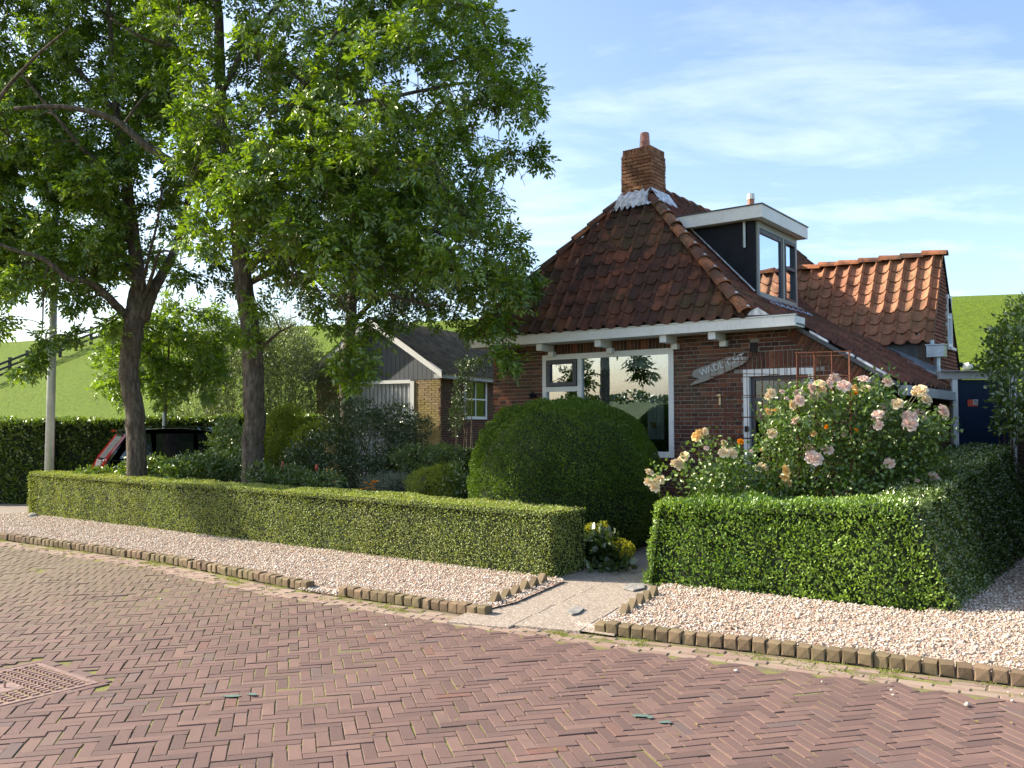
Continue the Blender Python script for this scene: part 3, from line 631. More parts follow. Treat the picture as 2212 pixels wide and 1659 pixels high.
# faint green paint marks on the road
mk = m_simple('green_road_paint', (0.10, 0.165, 0.14), 0.85, 0, 90, 0.5, 0.3)
for (u, v, w, h) in ((1383, 1545, 20, 3.5), (1438, 1559, 14, 3), (1404, 1549, 8, 2), (500, 1503, 20, 2.5), (545, 1499, 12, 2)):
    V = [atZ(u + w * math.cos(a) * (1 + .25 * math.sin(3 * a + u)), v + h * math.sin(a) * (1 + .3 * math.cos(2 * a + v)), .0075) for a in np.linspace(0, 6.28, 14)[:-1]]
    link_mesh('paint_mark', V, [tuple(range(len(V)))[::-1]], mk, street)
# fallen leaves
Q = np.stack([rng.uniform(-5, 4.5, 170), rng.uniform(4.4, 10, 170)], 1); Q = np.array([q for q in Q if (q[1] < smk(q[0]) - .05 or q[1] > smk(q[0]) + .2) and abs(q[0]) < q[1] * .62]); FQ = Q
# ------------------------------------------------------------------ the house
house = thing('brick_house', 'dark brick cottage with mossy pantiled hip roof, square chimney and dormer', 'house', H(3, 3, 0))
EZv = 3.15; WIN = (1.07, 3.51, 1.18, 2.85); DOOR = (4.62, 5.64, 0.0, 2.47); VENT = (4.72, 4.84, 2.66, 2.86)
def vtop(s): return 3.02 if s < 5.38 else 3.08 - (s - 5.4) * .70 - .10       # underside of the sloping verge
def walltop(s): return 3.06 if s < 5.38 else 3.08 - (s - 5.4) * .70
# inner mortar wall, in strips round the openings
mb = MB(); T0 = .0105
def strip(s0, s1, z0, z1): mb.hbox(s0, s1, T0, .28, z0, z1)
strip(0, WIN[0], 0, 3.1); strip(WIN[0], WIN[1], 0, WIN[2]); strip(WIN[0], WIN[1], WIN[3], 3.1); strip(WIN[1], DOOR[0], 0, 3.1); strip(DOOR[0], 5.38, DOOR[3], 3.1)
mb.hexa([H(5.38, T0, DOOR[3]), H(5.64, T0, DOOR[3]), H(5.64, .28, DOOR[3]), H(5.38, .28, DOOR[3]), H(5.38, T0, 3.08), H(5.64, T0, 2.91), H(5.64, .28, 2.91), H(5.38, .28, 3.08)])
mb.hexa([H(5.64, T0, 0), H(6.5, T0, 0), H(6.5, .28, 0), H(5.64, .28, 0), H(5.64, T0, 2.91), H(6.5, T0, 2.30), H(6.5, .28, 2.30), H(5.64, .28, 2.91)])
mb.hbox(-0.0, .28, .28, 7, 0, 3.1); mb.hbox(6.22, 6.49, .28, 3.3, 0, 2.3); mb.hbox(0, 4.2, 6.9, 7.1, 0, 3.1)
wall = mb.build('wall', mortar_m, house)
wl = wloc(house)
ops = [(WIN[0] - .0, WIN[1] + .0, WIN[2] - .09, 3.2), (DOOR[0], DOOR[1], DOOR[2], DOOR[3]), (VENT[0], VENT[1], VENT[2], VENT[3]), (4.50, 5.78, 2.47, 2.70)]
items = brick_rows(0, 6.5, 0, 3.1, RH, C0, ops, top=lambda s: vtop(s) if s > 5.3 else 3.04, seed=4)
for i, it in enumerate(items):
    sc = score(it[3]); z = it[3][2]; items[i] = it + (sc + (50 if z < .95 else 0) + (30 if it[0] is None else 0),)
items = [x if len(x) > 4 else x for x in items]
bricks2 = soldiers(WIN[0] - .0, WIN[1] + .0, WIN[3] + .005, 3.05, RH, C0) + soldiers(4.50, 5.78, 2.475, 2.728, RH, C0)
# rowlock bricks under the verge
vd = nrm(arr(1, 0, -.70)); vdir = nrm(-A_ * vd[0] + UP * vd[2]); vup = np.cross(B_, vdir) * -1.0
if vup[2] < 0: vup = -vup
Rv = np.column_stack([vdir, B_, np.cross(vdir, B_)])
for k in range(20):
    p = H(5.30, 0, 2.985) + vdir * (.0635 * k) ; bricks2.append((('rv', k % 4), block(.052, .05, .205, .005, .0018, k % 4), Rv, p + Rv @ arr(.03, -.004, 0)))
place(items + [b_ + (score(b_[3]) - 6,) for b_ in bricks2], house, 'brick', brick_m, 300)
MB().hbox(VENT[0], VENT[1], .005, .0098, VENT[2], VENT[3]).build('air_vent', dark_m, house)
# sloping brick sill under the big window
items = []
for k in range(38):
    s = WIN[0] + .032 + k * .0643
    Rsil = np.column_stack([-A_, nrm(B_ * math.cos(R(20)) + UP * math.sin(R(20))), nrm(UP * math.cos(R(20)) - B_ * math.sin(R(20)))])
    items.append((('sill',), block(.054, .14, .062, .004, .001, 2), Rsil, H(s, -.045, WIN[2] - .055)))
place(items, house, 'sill_brick', sidebrick_m)
# front box gutter with its two-part brackets
gut = MB(); gut.hbox(-.20, 5.53, -.42, -.395, 3.015, 3.155); gut.hbox(-.20, 5.53, -.395, -.02, 3.015, 3.04); gut.hbox(-.20, -.175, -.395, -.02, 3.04, 3.152); gut.hbox(5.505, 5.53, -.395, -.02, 3.04, 3.152); gut.hbox(-.215, 5.545, -.435, -.395, 3.158, 3.172)
gut.build('gutter', white_m, house)
MB().hbox(-.215, 5.545, -.432, -.30, 3.174, 3.184).build('gutter_lip', anth_m, house)
for s in (.30, 1.25, 2.38, 3.52, 4.30):
    m = MB().hbox(s - .055, s + .055, -.36, -.004, 2.905, 3.012); m.hbox(s + .0, s + .10, -.10, -.006, 2.82, 2.902); m.build('bracket', whitefr_m, house)
MB().hbox(-.05, 5.55, -.36, -.02, 3.042, 3.055).build('gutter_board', anth_m, house)
# --- big window
wf = MB(); a, b_, c, d = WIN; t0, t1 = -.01, .10
wf.hbox(a, a + .075, t0, t1, c, d); wf.hbox(b_ - .085, b_, t0, t1, c, d); wf.hbox(a + .075, b_ - .085, t0, t1, d - .085, d); wf.hbox(a + .075, b_ - .085, t0 - .012, t1, c, c + .085)
mu = 1.80; wf.hbox(mu - .03, mu + .045, t0 + .006, t1, c + .085, d - .085); wf.hbox(a + .075, mu - .03, t0 + .004, t1, 2.235, 2.315)
win = wf.build('front_window', whitefr_m, house)
m = MB(); q0, q1, q2, q3 = a + .085, mu - .04, 2.325, d - .095
for (x0, x1, z0, z1) in ((q0, q1, q3 - .065, q3), (q0, q1, q2, q2 + .065), (q0, q0 + .075, q2 + .065, q3 - .065), (q1 - .075, q1, q2 + .065, q3 - .065)): m.hbox(x0, x1, -.025, .05, z0, z1)
def sub(o, p): o.parent = p; o.location = (0, 0, 0) if isinstance(p, bpy.types.Object) and p.name not in WL else tuple(-wloc(p)); return o
sub(m.build('casement_frame', anth_m), win)
def pane(name, s0, s1, z0, z1, t, mat, par, tilt=R(-1.05)):
    h = (z1 - z0) * math.tan(tilt)
    P = [H(s0, t, z0), H(s1, t, z0), H(s1, t + h, z1), H(s0, t + h, z1)]; o = MB().prism(P, B_ * .004).build(name, mat); sub(o, par); return o
pane('pane', mu + .045, b_ - .085, c + .085, d - .085, .055, glass_m, win); pane('pane', q0 + .075, q1 - .075, q2 + .065, q3 - .065, .02, glass_m, win); pane('pane', a + .075, mu - .03, c + .085, 2.235, .055, glass_m, win)
# scalloped valance, side curtain, and plants on the inner sill
m = MB(); n = 22; x0, x1 = a + .09, b_ - .1
for k in range(n):
    w = (x1 - x0) / n; xa = x0 + k * w; P = [H(xa, .16, d - .07), H(xa + w, .16, d - .07)] + [H(xa + w * (1 - i / 8), .16 + .01 * math.sin(i / 8 * 6), d - .24 - .05 * math.sin(math.pi * i / 8)) for i in range(9)]
    m.prism(P, B_ * .004)
tag(sub(m.build('valance', curtain_m), win), 'white scalloped valance behind the big window')
m = MB()
for k in range(9): xx = 2.78 + k * .032; m.tube([H(xx, .55 + .02 * (k % 2), 2.62), H(xx, .55 + .02 * (k % 2), 1.45)], .02, 6)
sub(m.build('curtain', curtain_m), win)
for s, z in ((2.67, 1.62), (3.02, 1.70), (3.33, 1.66)):
    sub(MB().tube([H(s, .25, z - .07), H(s, .25, z + .02)], [.035, .05], 8).build('flower_pot', clay_m), win)
# room behind the window and the door: dark inner faces
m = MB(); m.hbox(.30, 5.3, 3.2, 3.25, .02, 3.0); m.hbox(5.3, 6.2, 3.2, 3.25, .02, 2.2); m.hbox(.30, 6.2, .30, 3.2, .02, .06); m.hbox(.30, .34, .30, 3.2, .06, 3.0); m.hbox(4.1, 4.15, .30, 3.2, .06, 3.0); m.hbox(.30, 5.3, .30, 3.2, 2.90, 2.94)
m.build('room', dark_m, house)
# --- front door
df = MB(); a, b_, c, d = DOOR
df.hbox(a, a + .085, -.012, .10, c, d); df.hbox(b_ - .085, b_, -.012, .10, c, d); df.hbox(a + .085, b_ - .085, -.012, .10, d - .095, d)
dfr = df.build('door_frame', whitefr_m, house)
dm = MB(); dm.hbox(a + .085, a + .15, .06, .10, .02, d - .095); dm.hbox(b_ - .15, b_ - .085, .06, .10, .02, d - .095); dm.hbox(a + .15, b_ - .15, .06, .10, d - .16, d - .095); dm.hbox(a + .15, b_ - .15, .06, .10, .02, .8); dm.hbox(a + .15, b_ - .15, .06, .10, 2.02, 2.06)
door = dm.build('front_door', anth_m, house)
o = MB().hbox(a + .15, b_ - .15, .078, .084, .8, d - .16).build('door_pane', glassd_m); sub(o, door)
m = MB()
for k in range(16): m.hbox(a + .16, b_ - .16, .14, .152, 2.33 - k * .024, 2.33 - k * .024 + .016)
sub(m.build('blind', m_simple('grey_blind', (0.10, 0.10, 0.095), 0.7, 0, 5, .2, 0)), door)
m = MB().hbox(a + .02, a + .075, -.03, -.013, 1.58, 1.66); sub(m.build('door_bell', black_m), dfr)
MB().tube([H(.93, -.02, 2.17), H(.93, -.11, 2.17), H(.93, -.13, 2.21)], [.03, .045, .05], 8).build('wall_lamp', black_m, house)
# --- number 1
tx = MB(); tx.hbox(4.25, 4.278, -.03, -.012, 1.97, 2.13); tx.hbox(4.215, 4.25, -.03, -.012, 2.085, 2.125)
o = tx.build('house_number', brass_m, house); o['label'] = 'brass figure 1 on the wall left of the door'
# --- roofs: profile of the side slope
SP = [(2.28, 5.85), (4.35, 3.68), (4.85, 3.33), (5.45, 3.06), (6.74, 2.22)]
zr0 = lambda s: float(np.interp(s, [p[0] for p in SP], [p[1] for p in SP]))
hipL0, hipL1 = H(-.25, -.42, 3.17), H(2.28, 1.27, 5.85)
hipR0, hipR1 = H(4.85, -.42, 3.19), H(2.28, 1.27, 5.85)
rf = MB(); dn = 0.02
rf.add([hipL0 - UP * dn, hipR0 - UP * dn, hipR1 - UP * dn], [(0, 1, 2)])
for (sa, za), (sb, zb_) in zip(SP[:3], SP[1:4]):
    ta_, tb2 = -.40 + .658 * max(0, 4.85 - sa), -.40 + .658 * max(0, 4.85 - sb)
    rf.add([H(sb, tb2, zb_ - .05), H(sb, 9, zb_ - .05), H(sa, 9, za - .05), H(sa, ta_, za - .05)], [(0, 1, 2, 3)])
rf.add([H(5.45, -.04, 3.06 - .09), H(6.74, -.04, 2.22 - .09), H(6.74, 3.45, 2.22 - .09), H(5.45, 9, 3.06 - .09)], [(0, 1, 2, 3)])
rf.add([H(-.36, -.42, 3.16), hipR1 - UP * .03, H(2.28, 9, 5.82), H(-.36, 9, 3.16)], [(0, 1, 2, 3)])
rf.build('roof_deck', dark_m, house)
# front hip tiles
eyh = nrm(H(2.3, 1.29, 5.85) - H(2.3, -.40, 3.17)); exh = -A_; sl_len = np.linalg.norm(H(2.3, 1.29, 5.85) - H(2.3, -.40, 3.17))
orgh = H(-.25, -.43, 3.175); Wd = 5.10; xp = 2.53
def limh(y): f = min(1, max(0, y / sl_len)); return (xp * f, Wd - (Wd - xp) * f)
items = tile_plane(orgh, exh, eyh, Wd, 11, .2365, sl_len / 11.6, limh, 1)
place(items, house, 'hip_tile', tile_m, 300)
# right slope: three flat stretches joined at the bends
allr = []
def slope(i, t0, t1, rows_expo, limf=None, seed=0):
    (s1, z1), (s0, z0) = SP[i], SP[i + 1]
    p0 = H(s0, t0, z0); ey = nrm(H(s1, t0, z1) - p0); Ls = np.linalg.norm(H(s1, t0, z1) - p0); n = max(1, int(round(Ls / rows_expo)))
    return tile_plane(p0, B_, ey, t1 - t0, n, .2365, Ls / n, limf or (lambda y: (0, t1 - t0)), seed)
# upper stretch starts at the hip line
def cutfront(i):
    (s1, z1), (s0, z0) = SP[i], SP[i + 1]; L_ = math.hypot(s1 - s0, z1 - z0)
    def f(y):
        s = s0 + (s1 - s0) * min(1, max(0, y / L_)); return (max(0, 4.85 - s) * .658, 9.4)
    return f
def upper(i, seed):
    (s1, z1), (s0, z0) = SP[i], SP[i + 1]; p0 = H(s0, -.40, z0); ey = nrm(H(s1, -.4, z1) - p0); Ls = np.linalg.norm(H(s1, -.4, z1) - p0); n = max(1, int(round(Ls / .25)))
    return tile_plane(p0, B_, ey, 9.3, n, .2365, Ls / n, cutfront(i), seed)
allr += upper(0, 2) + upper(1, 3) + upper(2, 6) + slope(3, -.05, 3.42, .25, None, 4)
# leave the dormer's footprint free
def hst(p): q = np.asarray(p) - C0; return -np.dot(q, A_), np.dot(q, B_)
allr = [it for it in allr if not (hst(it[3])[0] < 4.30 and hst(it[3])[0] > 3.1 and 1.03 < hst(it[3])[1] < 2.8)]
place(allr, house, 'side_tile', tiler_m, 300)
items = ridge_run(hipR0 + arr(0, 0, .02), hipR1 + arr(0, 0, -.02) - (hipR1 - hipR0) * .02, UP, 11, 1)
clips = MB()
for it in items:
    p = it[3]; Rr = it[2]; clips.box((-.018, .03, .105), (.018, .06, .122), Rr, p)
items += ridge_run(hipL0 + arr(0, 0, .02), hipL1 - (hipL1 - hipL0) * .02, UP, 11, 2)
place(items, house, 'hip_ridge_tile', ridge_m)
place(ridge_run(H(2.28, 1.64, 5.83), H(2.28, 9, 5.83), UP, 20, 5), house, 'ridge_tile', tiler_m)
o = clips.build('ridge_clip', lead_m, house); o['kind'] = 'stuff'
MB().prism([H(4.60, -.405, 3.12), H(5.50, -.405, 3.12), H(5.46, -.405, 3.13), H(4.90, -.405, 3.36), H(4.75, -.405, 3.40)], B_ * .03).build('closing_board', tiler_m, house)
MB().add([H(4.86, -.425, 3.20), H(5.18, -.425, 3.185), H(5.02, -.43, 3.30), H(4.92, -.43, 3.26)], [(0, 1, 2, 3)]).build('hip_foot_flashing', lead_m, house)
# verge trim
m = MB(); m.hexa([H(5.42, -.10, 3.00), H(6.76, -.10, 2.15), H(6.76, -.04, 2.15), H(5.42, -.04, 3.00), H(5.42, -.10, 3.06), H(6.76, -.10, 2.21), H(6.76, -.04, 2.21), H(5.42, -.04, 3.06)])
m.build('verge_board', anth_m, house)
for (s0, s1) in ((5.62, 5.86), (6.10, 6.2), (6.24, 6.60)):
    za, zb = 3.075 - (s0 - 5.42) * .634, 3.075 - (s1 - 5.42) * .634; MB().hexa([H(s0, -.115, za - .01), H(s1, -.115, zb - .01), H(s1, -.03, zb - .01), H(s0, -.03, za - .01), H(s0, -.115, za + .02), H(s1, -.115, zb + .02), H(s1, -.03, zb + .02), H(s0, -.03, za + .02)]).build('verge_flashing', lead_m, house)
# side gutter and side wall bricks
m = MB(); m.hbox(6.72, 6.84, .0, 3.1, 2.06, 2.19); m.build('side_gutter', grimywhite_m, house)
RSD = np.column_stack([B_, A_, UP])       # facing right
items = brick_rows(0, 3.3, 0, 2.2, RSD, H(6.502, 0, 0), seed=9)
place(items, house, 'side_wall_brick', sidebrick_m, 80)
# --- chimney
cs0, cs1, ct0, ct1, cz0, cz1 = 1.98, 2.56, 1.10, 1.62, 5.25, 6.38
m = MB().hbox(cs0 + .012, cs1 - .012, ct0 + .012, ct1 - .012, cz0, cz1); chim = m.build('chimney', mortar_ch, house)
items = []; ch = .0625; nrow = 16
def crow(length, org, Rm, off, z, n_, w_=0): 
    it = []; x = -off
    while x < length:
        a0 = max(0, x); e0 = min(length, x + .21); x += .219
        if e0 - a0 > .03: it.append((None, block(e0 - a0, .05, ch - .009, .005, .003, n_ + int(x * 10)), Rm, np.asarray(org) + Rm @ arr((a0 + e0) / 2, -.006 + rr.uniform(-.004, .004) - w_, z)))
    return it
for k in range(nrow):
    z = cz0 + .31 + (k + .5) * ch - .21
    o_ = .11 if k % 2 else 0
    items += crow(cs1 - cs0, H(cs0, ct0, 0), RH, o_, z, k, .003) + crow(ct1 - ct0, H(cs1, ct0, 0), RSD, .11 - o_ * 1, z, k + 50, .003) + crow(ct1 - ct0, H(cs0, ct1, 0), np.column_stack([-B_, -A_, UP]), o_, z, k + 90)
zt = cz0 + .10 + nrow * ch
for k in range(9):
    w = (cs1 - cs0 - .03) / 9; items.append((None, block(w - .009, .05, .105, .005, .003, k), RH, H(cs0 + .015 + w * (k + .5), ct0 + .006, zt + .056)))
    w = (ct1 - ct0 - .03) / 9; items.append((None, block(w - .009, .05, .105, .005, .003, k), RSD, H(cs1 - .008, ct0 + .015 + w * (k + .5), zt + .056)))
place(items, chim, 'brick', chim_m, 300, sub=True)
cap = MB(); P0 = [H(cs0 + .02, ct0 + .02, cz1 - .0), H(cs1 - .02, ct0 + .02, cz1), H(cs1 - .02, ct1 - .02, cz1), H(cs0 + .02, ct1 - .02, cz1)]; cc = H((cs0 + cs1) / 2 + .03, (ct0 + ct1) / 2, cz1 + .07); P1 = [cc + (p - cc) * arr(.45, .45, 0) for p in P0]
for p in P1: p[2] = cz1 + .075
cap.hexa(P0 + P1); sub(cap.build('mortar_cap', m_simple('pale_mortar_cap', (0.36, 0.31, 0.24), .9, 0, 20, .3, .4)), chim)
pc = H((cs0 + cs1) / 2 + .03, (ct0 + ct1) / 2, 0); sub(MB().tube([pc + UP * (cz1 + .06), pc + UP * (cz1 + .12), pc + UP * (cz1 + .39), pc + UP * (cz1 + .40)], [.105, .095, .078, .070], 14).build('chimney_pot', clay_m, smooth=True), chim)
# wavy lead apron
m = MB(); n = 40; V = []; Fc = []
for i in range(n + 1):
    f = i / n; s = cs0 - .14 + f * (cs1 - cs0 + .28); e = .030 * (1 if i % 5 in (0, 1) else .3) + .03 * math.sin(i * 1.3)
    up_ = H(s, ct0 - .035, 5.70); lowt = .96 + e * .4; low = H(s, lowt - .11, 3.17 + (lowt + .4) * 1.586 + .04 + .02 * math.cos(i * 1.15)); edge = abs(f - .5) * 2
    if s < cs0: up_ = H(s, ct0 - .0, 5.62 - abs(s - (cs0 + cs1) / 2) * .4)
    if s > cs1: up_ = H(s, ct0 - .0, 5.62 - abs(s - (cs0 + cs1) / 2) * .4)
    V += [up_ + UP * .015 * math.sin(i), (up_ + low) / 2 - B_ * .05 + UP * .02, low]
for i in range(n):
    for q in range(2): Fc.append((3 * i + q, 3 * i + q + 1, 3 * i + q + 4, 3 * i + q + 3))
m.add(V, Fc); sub(m.build('lead_apron', lead_m), chim)
m = MB(); V = []; Fc = []
for i in range(17):
    f = i / 16; t = ct0 - .06 + f * (ct1 - ct0 + .16); s = cs1 + .20 + .02 * math.sin(i * 2.1); V += [H(cs1 + .012, t, 5.72), H(s, t, zr0(s) + .10)]
for i in range(16): Fc.append((2 * i, 2 * i + 1, 2 * i + 3, 2 * i + 2))
m.add(V, Fc); sub(m.build('lead_flashing', lead_m), chim)
# --- dormer
ds, dt0, dt1, dz0, dz1 = 4.44, 1.0, 2.75, 3.60, 4.86
zr = lambda s: float(np.interp(s, [p[0] for p in SP], [p[1] for p in SP]))
dorm = MB(); P = [H(ds - .02, dt0, 3.58), H(ds - .02, dt0, dz1), H(3.22, dt0, dz1), H(3.22, dt0, 4.78)]
dorm.prism(P, B_ * .04); dorm.prism([p + B_ * (dt1 - dt0 - .04) for p in P], B_ * .04); dormer = dorm.build('dormer', black_m, house)
m = MB(); m.hbox(3.08, ds + .17, dt0 - .18, dt0 - .155, 4.865, 5.06); m.hbox(ds + .145, ds + .17, dt0 - .155, dt1 + .12, 4.865, 5.06); m.hbox(3.14, ds + .145, dt1 + .075, dt1 + .12, 4.865, 5.06); m.hbox(3.10, ds + .145, dt0 - .155, dt1 + .095, 4.88, 5.04)
sub(m.build('dormer_fascia', white_m), dormer)
m = MB(); m.hbox(3.05, ds + .185, dt0 - .195, dt1 + .135, 5.062, 5.08); sub(m.build('roof_felt', anth_m), dormer)
fr_ = MB(); s0_, s1_ = ds - .06, ds + .02; zz0, zz1 = 3.70, 4.863
fr_.hbox(s0_, s1_, dt0 + .042, dt0 + .09, zz0, zz1); fr_.hbox(s0_, s1_, dt1 - .09, dt1 - .0, zz0, zz1); fr_.hbox(s0_, s1_, dt0 + .09, dt1 - .09, zz1 - .10, zz1); fr_.hbox(s0_, s1_ + .02, dt0 + .0421, dt1 - .09, zz0 - .03, zz0 + .045)
mt = 2.13; fr_.hbox(s0_, s1_, mt - .035, mt + .045, zz0 + .045, zz1 - .10); dw = fr_.build('dormer_window', grayframe_m); sub(dw, dormer)
m = MB(); m.hbox(s0_ + .01, s1_ - .01, dt0 + .09, mt - .035, zz1 - .17, zz1 - .101); m.hbox(s0_ + .01, s1_ - .01, mt - .10, mt - .036, zz0 + .046, zz1 - .17)
for (x0, x1, z0, z1) in ((mt + .046, dt1 - .091, 4.27, 4.32), (mt + .046, dt1 - .091, zz1 - .16, zz1 - .101), (mt + .046, mt + .075, zz0 + .05, zz1 - .16), (dt1 - .13, dt1 - .091, zz0 + .05, zz1 - .16), (mt + .046, dt1 - .091, zz0 + .046, zz0 + .09)): m.hbox(s0_ + .005, s1_ + .012, x0, x1, z0, z1)
sub(m.build('window_sash', anth_m), dormer)
def panes(t0, t1, z0, z1): o = MB().hbox(ds - .02, ds - .014, t0, t1, z0, z1).build('pane', glassb_m); sub(o, dormer)
panes(dt0 + .09, mt - .10, zz0 + .045, zz1 - .17); panes(mt + .075, dt1 - .13, 4.32, zz1 - .16); panes(mt + .075, dt1 - .13, zz0 + .09, 4.27)
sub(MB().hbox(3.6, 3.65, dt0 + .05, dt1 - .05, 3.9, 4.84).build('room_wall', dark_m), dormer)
sub(MB().tube([H(ds - .18, dt0 - .035, 4.86), H(ds - .18, dt0 - .035, 4.45)], .022, 8).build('overflow_pipe', steel_m), dormer)
m = MB()
for k in range(14):
    s = 3.26 + k * .083; z = zr(s) + .13; m.add([H(s, dt0 - .004, z + .03), H(s + .083, dt0 - .004, z - .087 + .03), H(s + .083, dt0 - .05 - .01 * (k % 2), z - .087 + .012), H(s, dt0 - .05 - .01 * (k % 3), z + .012)], [(0, 1, 2, 3)])
sub(m.build('side_flashing', lead_m), dormer)
m = MB(); V = []; Fc = []; n = 36
for i in range(n + 1):
    t = dt0 - .02 + i / n * (dt1 - dt0 + .18); w = .014 * (1 if i % 2 else -1); V += [H(ds + .02, t, 3.70 + w * .3), H(ds + .24, t, zr(ds + .24) + .08 + w)]
for i in range(n): Fc.append((2 * i, 2 * i + 1, 2 * i + 3, 2 * i + 2))
m.add(V, Fc); sub(m.build('corrugated_apron', zinc_m), dormer)
# clay vent behind the dormer
vp = atY(1622, 431, 17.2); zvp = vp[2]; vp = vp * arr(1, 1, 0); m = MB().tube([vp + UP * 4.8, vp + UP * zvp], .068, 10); vo = m.build('vent_pipe', clay_m, house); o = MB().tube([vp + UP * zvp, vp + UP * (zvp + .11)], [.075, .07], 10).build('vent_cap', white_m); sub(o, vo)
# --- sign
def onfront(u, v, t): d = ray(u, v); n_ = B_; k = np.dot(H(0, t, 0) - CAM, n_) / np.dot(d, n_); return CAM + d * k
sg = thing('wooden_sign', 'weathered driftwood board lettered WADLICHT, hung aslant beside the front door', 'sign', onfront(1560, 792, -.03))
def crp(x, y): return (1700 + x / 5.53) / 1.17179, (860 + y / 5.53) / 1.17179
outl = [(285, 480), (320, 425), (700, 275), (830, 228), (1085, 228), (1055, 290), (990, 345), (700, 480), (470, 580), (250, 645), (330, 570), (390, 545), (330, 530), (295, 520)]
poly = [onfront(*crp(x, y), -.045) for x, y in outl]; pc_ = sum(poly) / len(poly)
bd = MB().prism(poly, B_ * .035).build('board', signwood_m, sg)
def text_obj(txt, p0, ex, size, ext, mat, parent, Rm=None, sy=1.0):
    cu = bpy.data.curves.new('lettering', 'FONT'); cu.body = txt; cu.size = size; cu.extrude = ext; ob = bpy.data.objects.new('lettering', cu); COL.objects.link(ob)
    dg_ = bpy.context.evaluated_depsgraph_get(); me = bpy.data.meshes.new_from_object(ob.evaluated_get(dg_)); bpy.data.objects.remove(ob); me.materials.clear(); me.materials.append(mat)
    o2 = bpy.data.objects.new('lettering', me); COL.objects.link(o2); o2.parent = parent; nn = -B_; ez = nn; ex = nrm(ex - ez * np.dot(ex, ez)); ey = np.cross(ez, ex)
    o2.matrix_local = Matrix(M4(np.column_stack([ex, ey * sy, ez]), np.asarray(p0) - wloc(parent)).tolist()); return o2
la, lb = onfront(*crp(405, 512), -.055), onfront(*crp(1030, 268), -.055); exl = nrm(lb - la)
LL = np.linalg.norm(lb - la); letters = 'WADLICHT'; wd = [1.25, 1, 1, .75, .45, 1, 1, .8]; tot = sum(wd); acc = 0
for chx, w in zip(letters, wd):
    p = la + exl * (LL * acc / tot); text_obj(chx, p, exl + UP * .04 * math.sin(acc), .135, .003, letter_m, sg); acc += w
# ------------------------------------------------------------------ annex
anx = thing('brick_annex', 'small steep-roofed brick annex behind the cottage with bright orange pantiles', 'annex', H(5.6, 4.4, 0))
at, asr = 3.50, 6.42; pk = (4.36, 4.60); bk = (5.60, 2.50)
m = MB(); m.hbox(3.9, asr, at, at + .2, 1.8, 3.15); m.build('rendered_wall', plaster_m, anx)
m = MB(); P = [H(asr, at, 0), H(asr, at, 3.15), H(asr, pk[0], pk[1] - .06), H(asr, bk[0], bk[1]), H(asr, bk[0], 0)]; m.prism([p + A_ * .03 for p in P], A_ * .2); m.hbox(3.6, asr - .04, bk[0] - .2, bk[0], 0, bk[1]); gw = m.build('gable_wall', m_mortar('annex_mortar', (0.30, 0.24, 0.20)), anx)
def anxtop(t): return 3.15 + (t - at) * (pk[1] - 3.15) / (pk[0] - at) - .04 if t < pk[0] else pk[1] - .04 - (t - pk[0]) * (pk[1] - bk[1]) / (bk[0] - pk[0])
items = []
for k in range(73):
    z = (k + .5) * .062; ts = [t for t in np.linspace(at, bk[0], 120) if anxtop(t) > z + .03]
    if not ts: continue
    a0, a1 = ts[0], ts[-1]; x = a0 - (.11 if k % 2 else 0)
    while x < a1:
        p0_, p1_ = max(a0, x), min(a1, x + .21); x += .221
        if p1_ - p0_ < .04 or (4.60 < (p0_ + p1_) / 2 < 4.98 and 3.02 < z < 3.98): continue
        items.append((None if abs(p1_ - p0_ - .21) > 1e-3 else ('ab', k % 3), block(p1_ - p0_, .05, .051, .004, .001, k % 3), RSD, H(asr + .004, (p0_ + p1_) / 2, z)))
place(items, anx, 'brick', annex_m, 300)
m = MB(); sA, sB = asr - .04, asr + .02
m.hbox(sA, sB, 4.62, 4.66, 3.04, 3.96); m.hbox(sA, sB, 4.92, 4.96, 3.04, 3.96); m.hbox(sA, sB, 4.66, 4.92, 3.90, 3.96); m.hbox(sA, sB, 4.66, 4.92, 3.04, 3.10); m.hbox(sA, sB - .01, 4.66, 4.92, 3.55, 3.59); m.hbox(sA, sB + .05, 4.59, 4.99, 2.985, 3.035)
gwn = m.build('gable_window', whitefr_m, anx); sub(MB().hbox(asr - .015, asr - .01, 4.66, 4.92, 3.10, 3.90).build('pane', glassb_m), gwn)
eya = nrm(H(0, pk[0], pk[1]) - H(0, at, 3.15)); La = np.linalg.norm(H(0, pk[0], pk[1]) - H(0, at, 3.15)) + .14
oa = H(3.30, at, 3.15) - eya * .14
nrow = 8
def mains(s): return zr0(s)
items = tile_plane(oa, -A_, eya, 3.15, nrow, .232, La / (nrow + .12), lambda y: (0, 3.14), 8, w=.232)
items = [it for it in items if it[3][2] > mains(hst(it[3])[0]) - .30]
place(items, anx, 'roof_tile', tilea_m)
place(ridge_run(H(3.25, pk[0], pk[1] + .0), H(6.46, pk[0], pk[1] + .0), UP, 9, 3), anx, 'ridge_tile', ridge_m)
m = MB(); m.add([H(3.3, at - .04, 3.08), H(asr, at - .04, 3.08), H(asr, pk[0], pk[1] - .05), H(3.3, pk[0], pk[1] - .05)], [(0, 1, 2, 3)]); m.add([H(3.3, pk[0], pk[1]), H(asr + .03, pk[0], pk[1]), H(asr + .03, bk[0] + .1, bk[1] - .15), H(3.3, bk[0] + .1, bk[1] - .15)], [(0, 1, 2, 3)])
m.build('roof_deck', dark_m, anx)
m = MB(); a0, a1 = H(5.30, at - .02, 0), H(6.62, at - .02, 0)
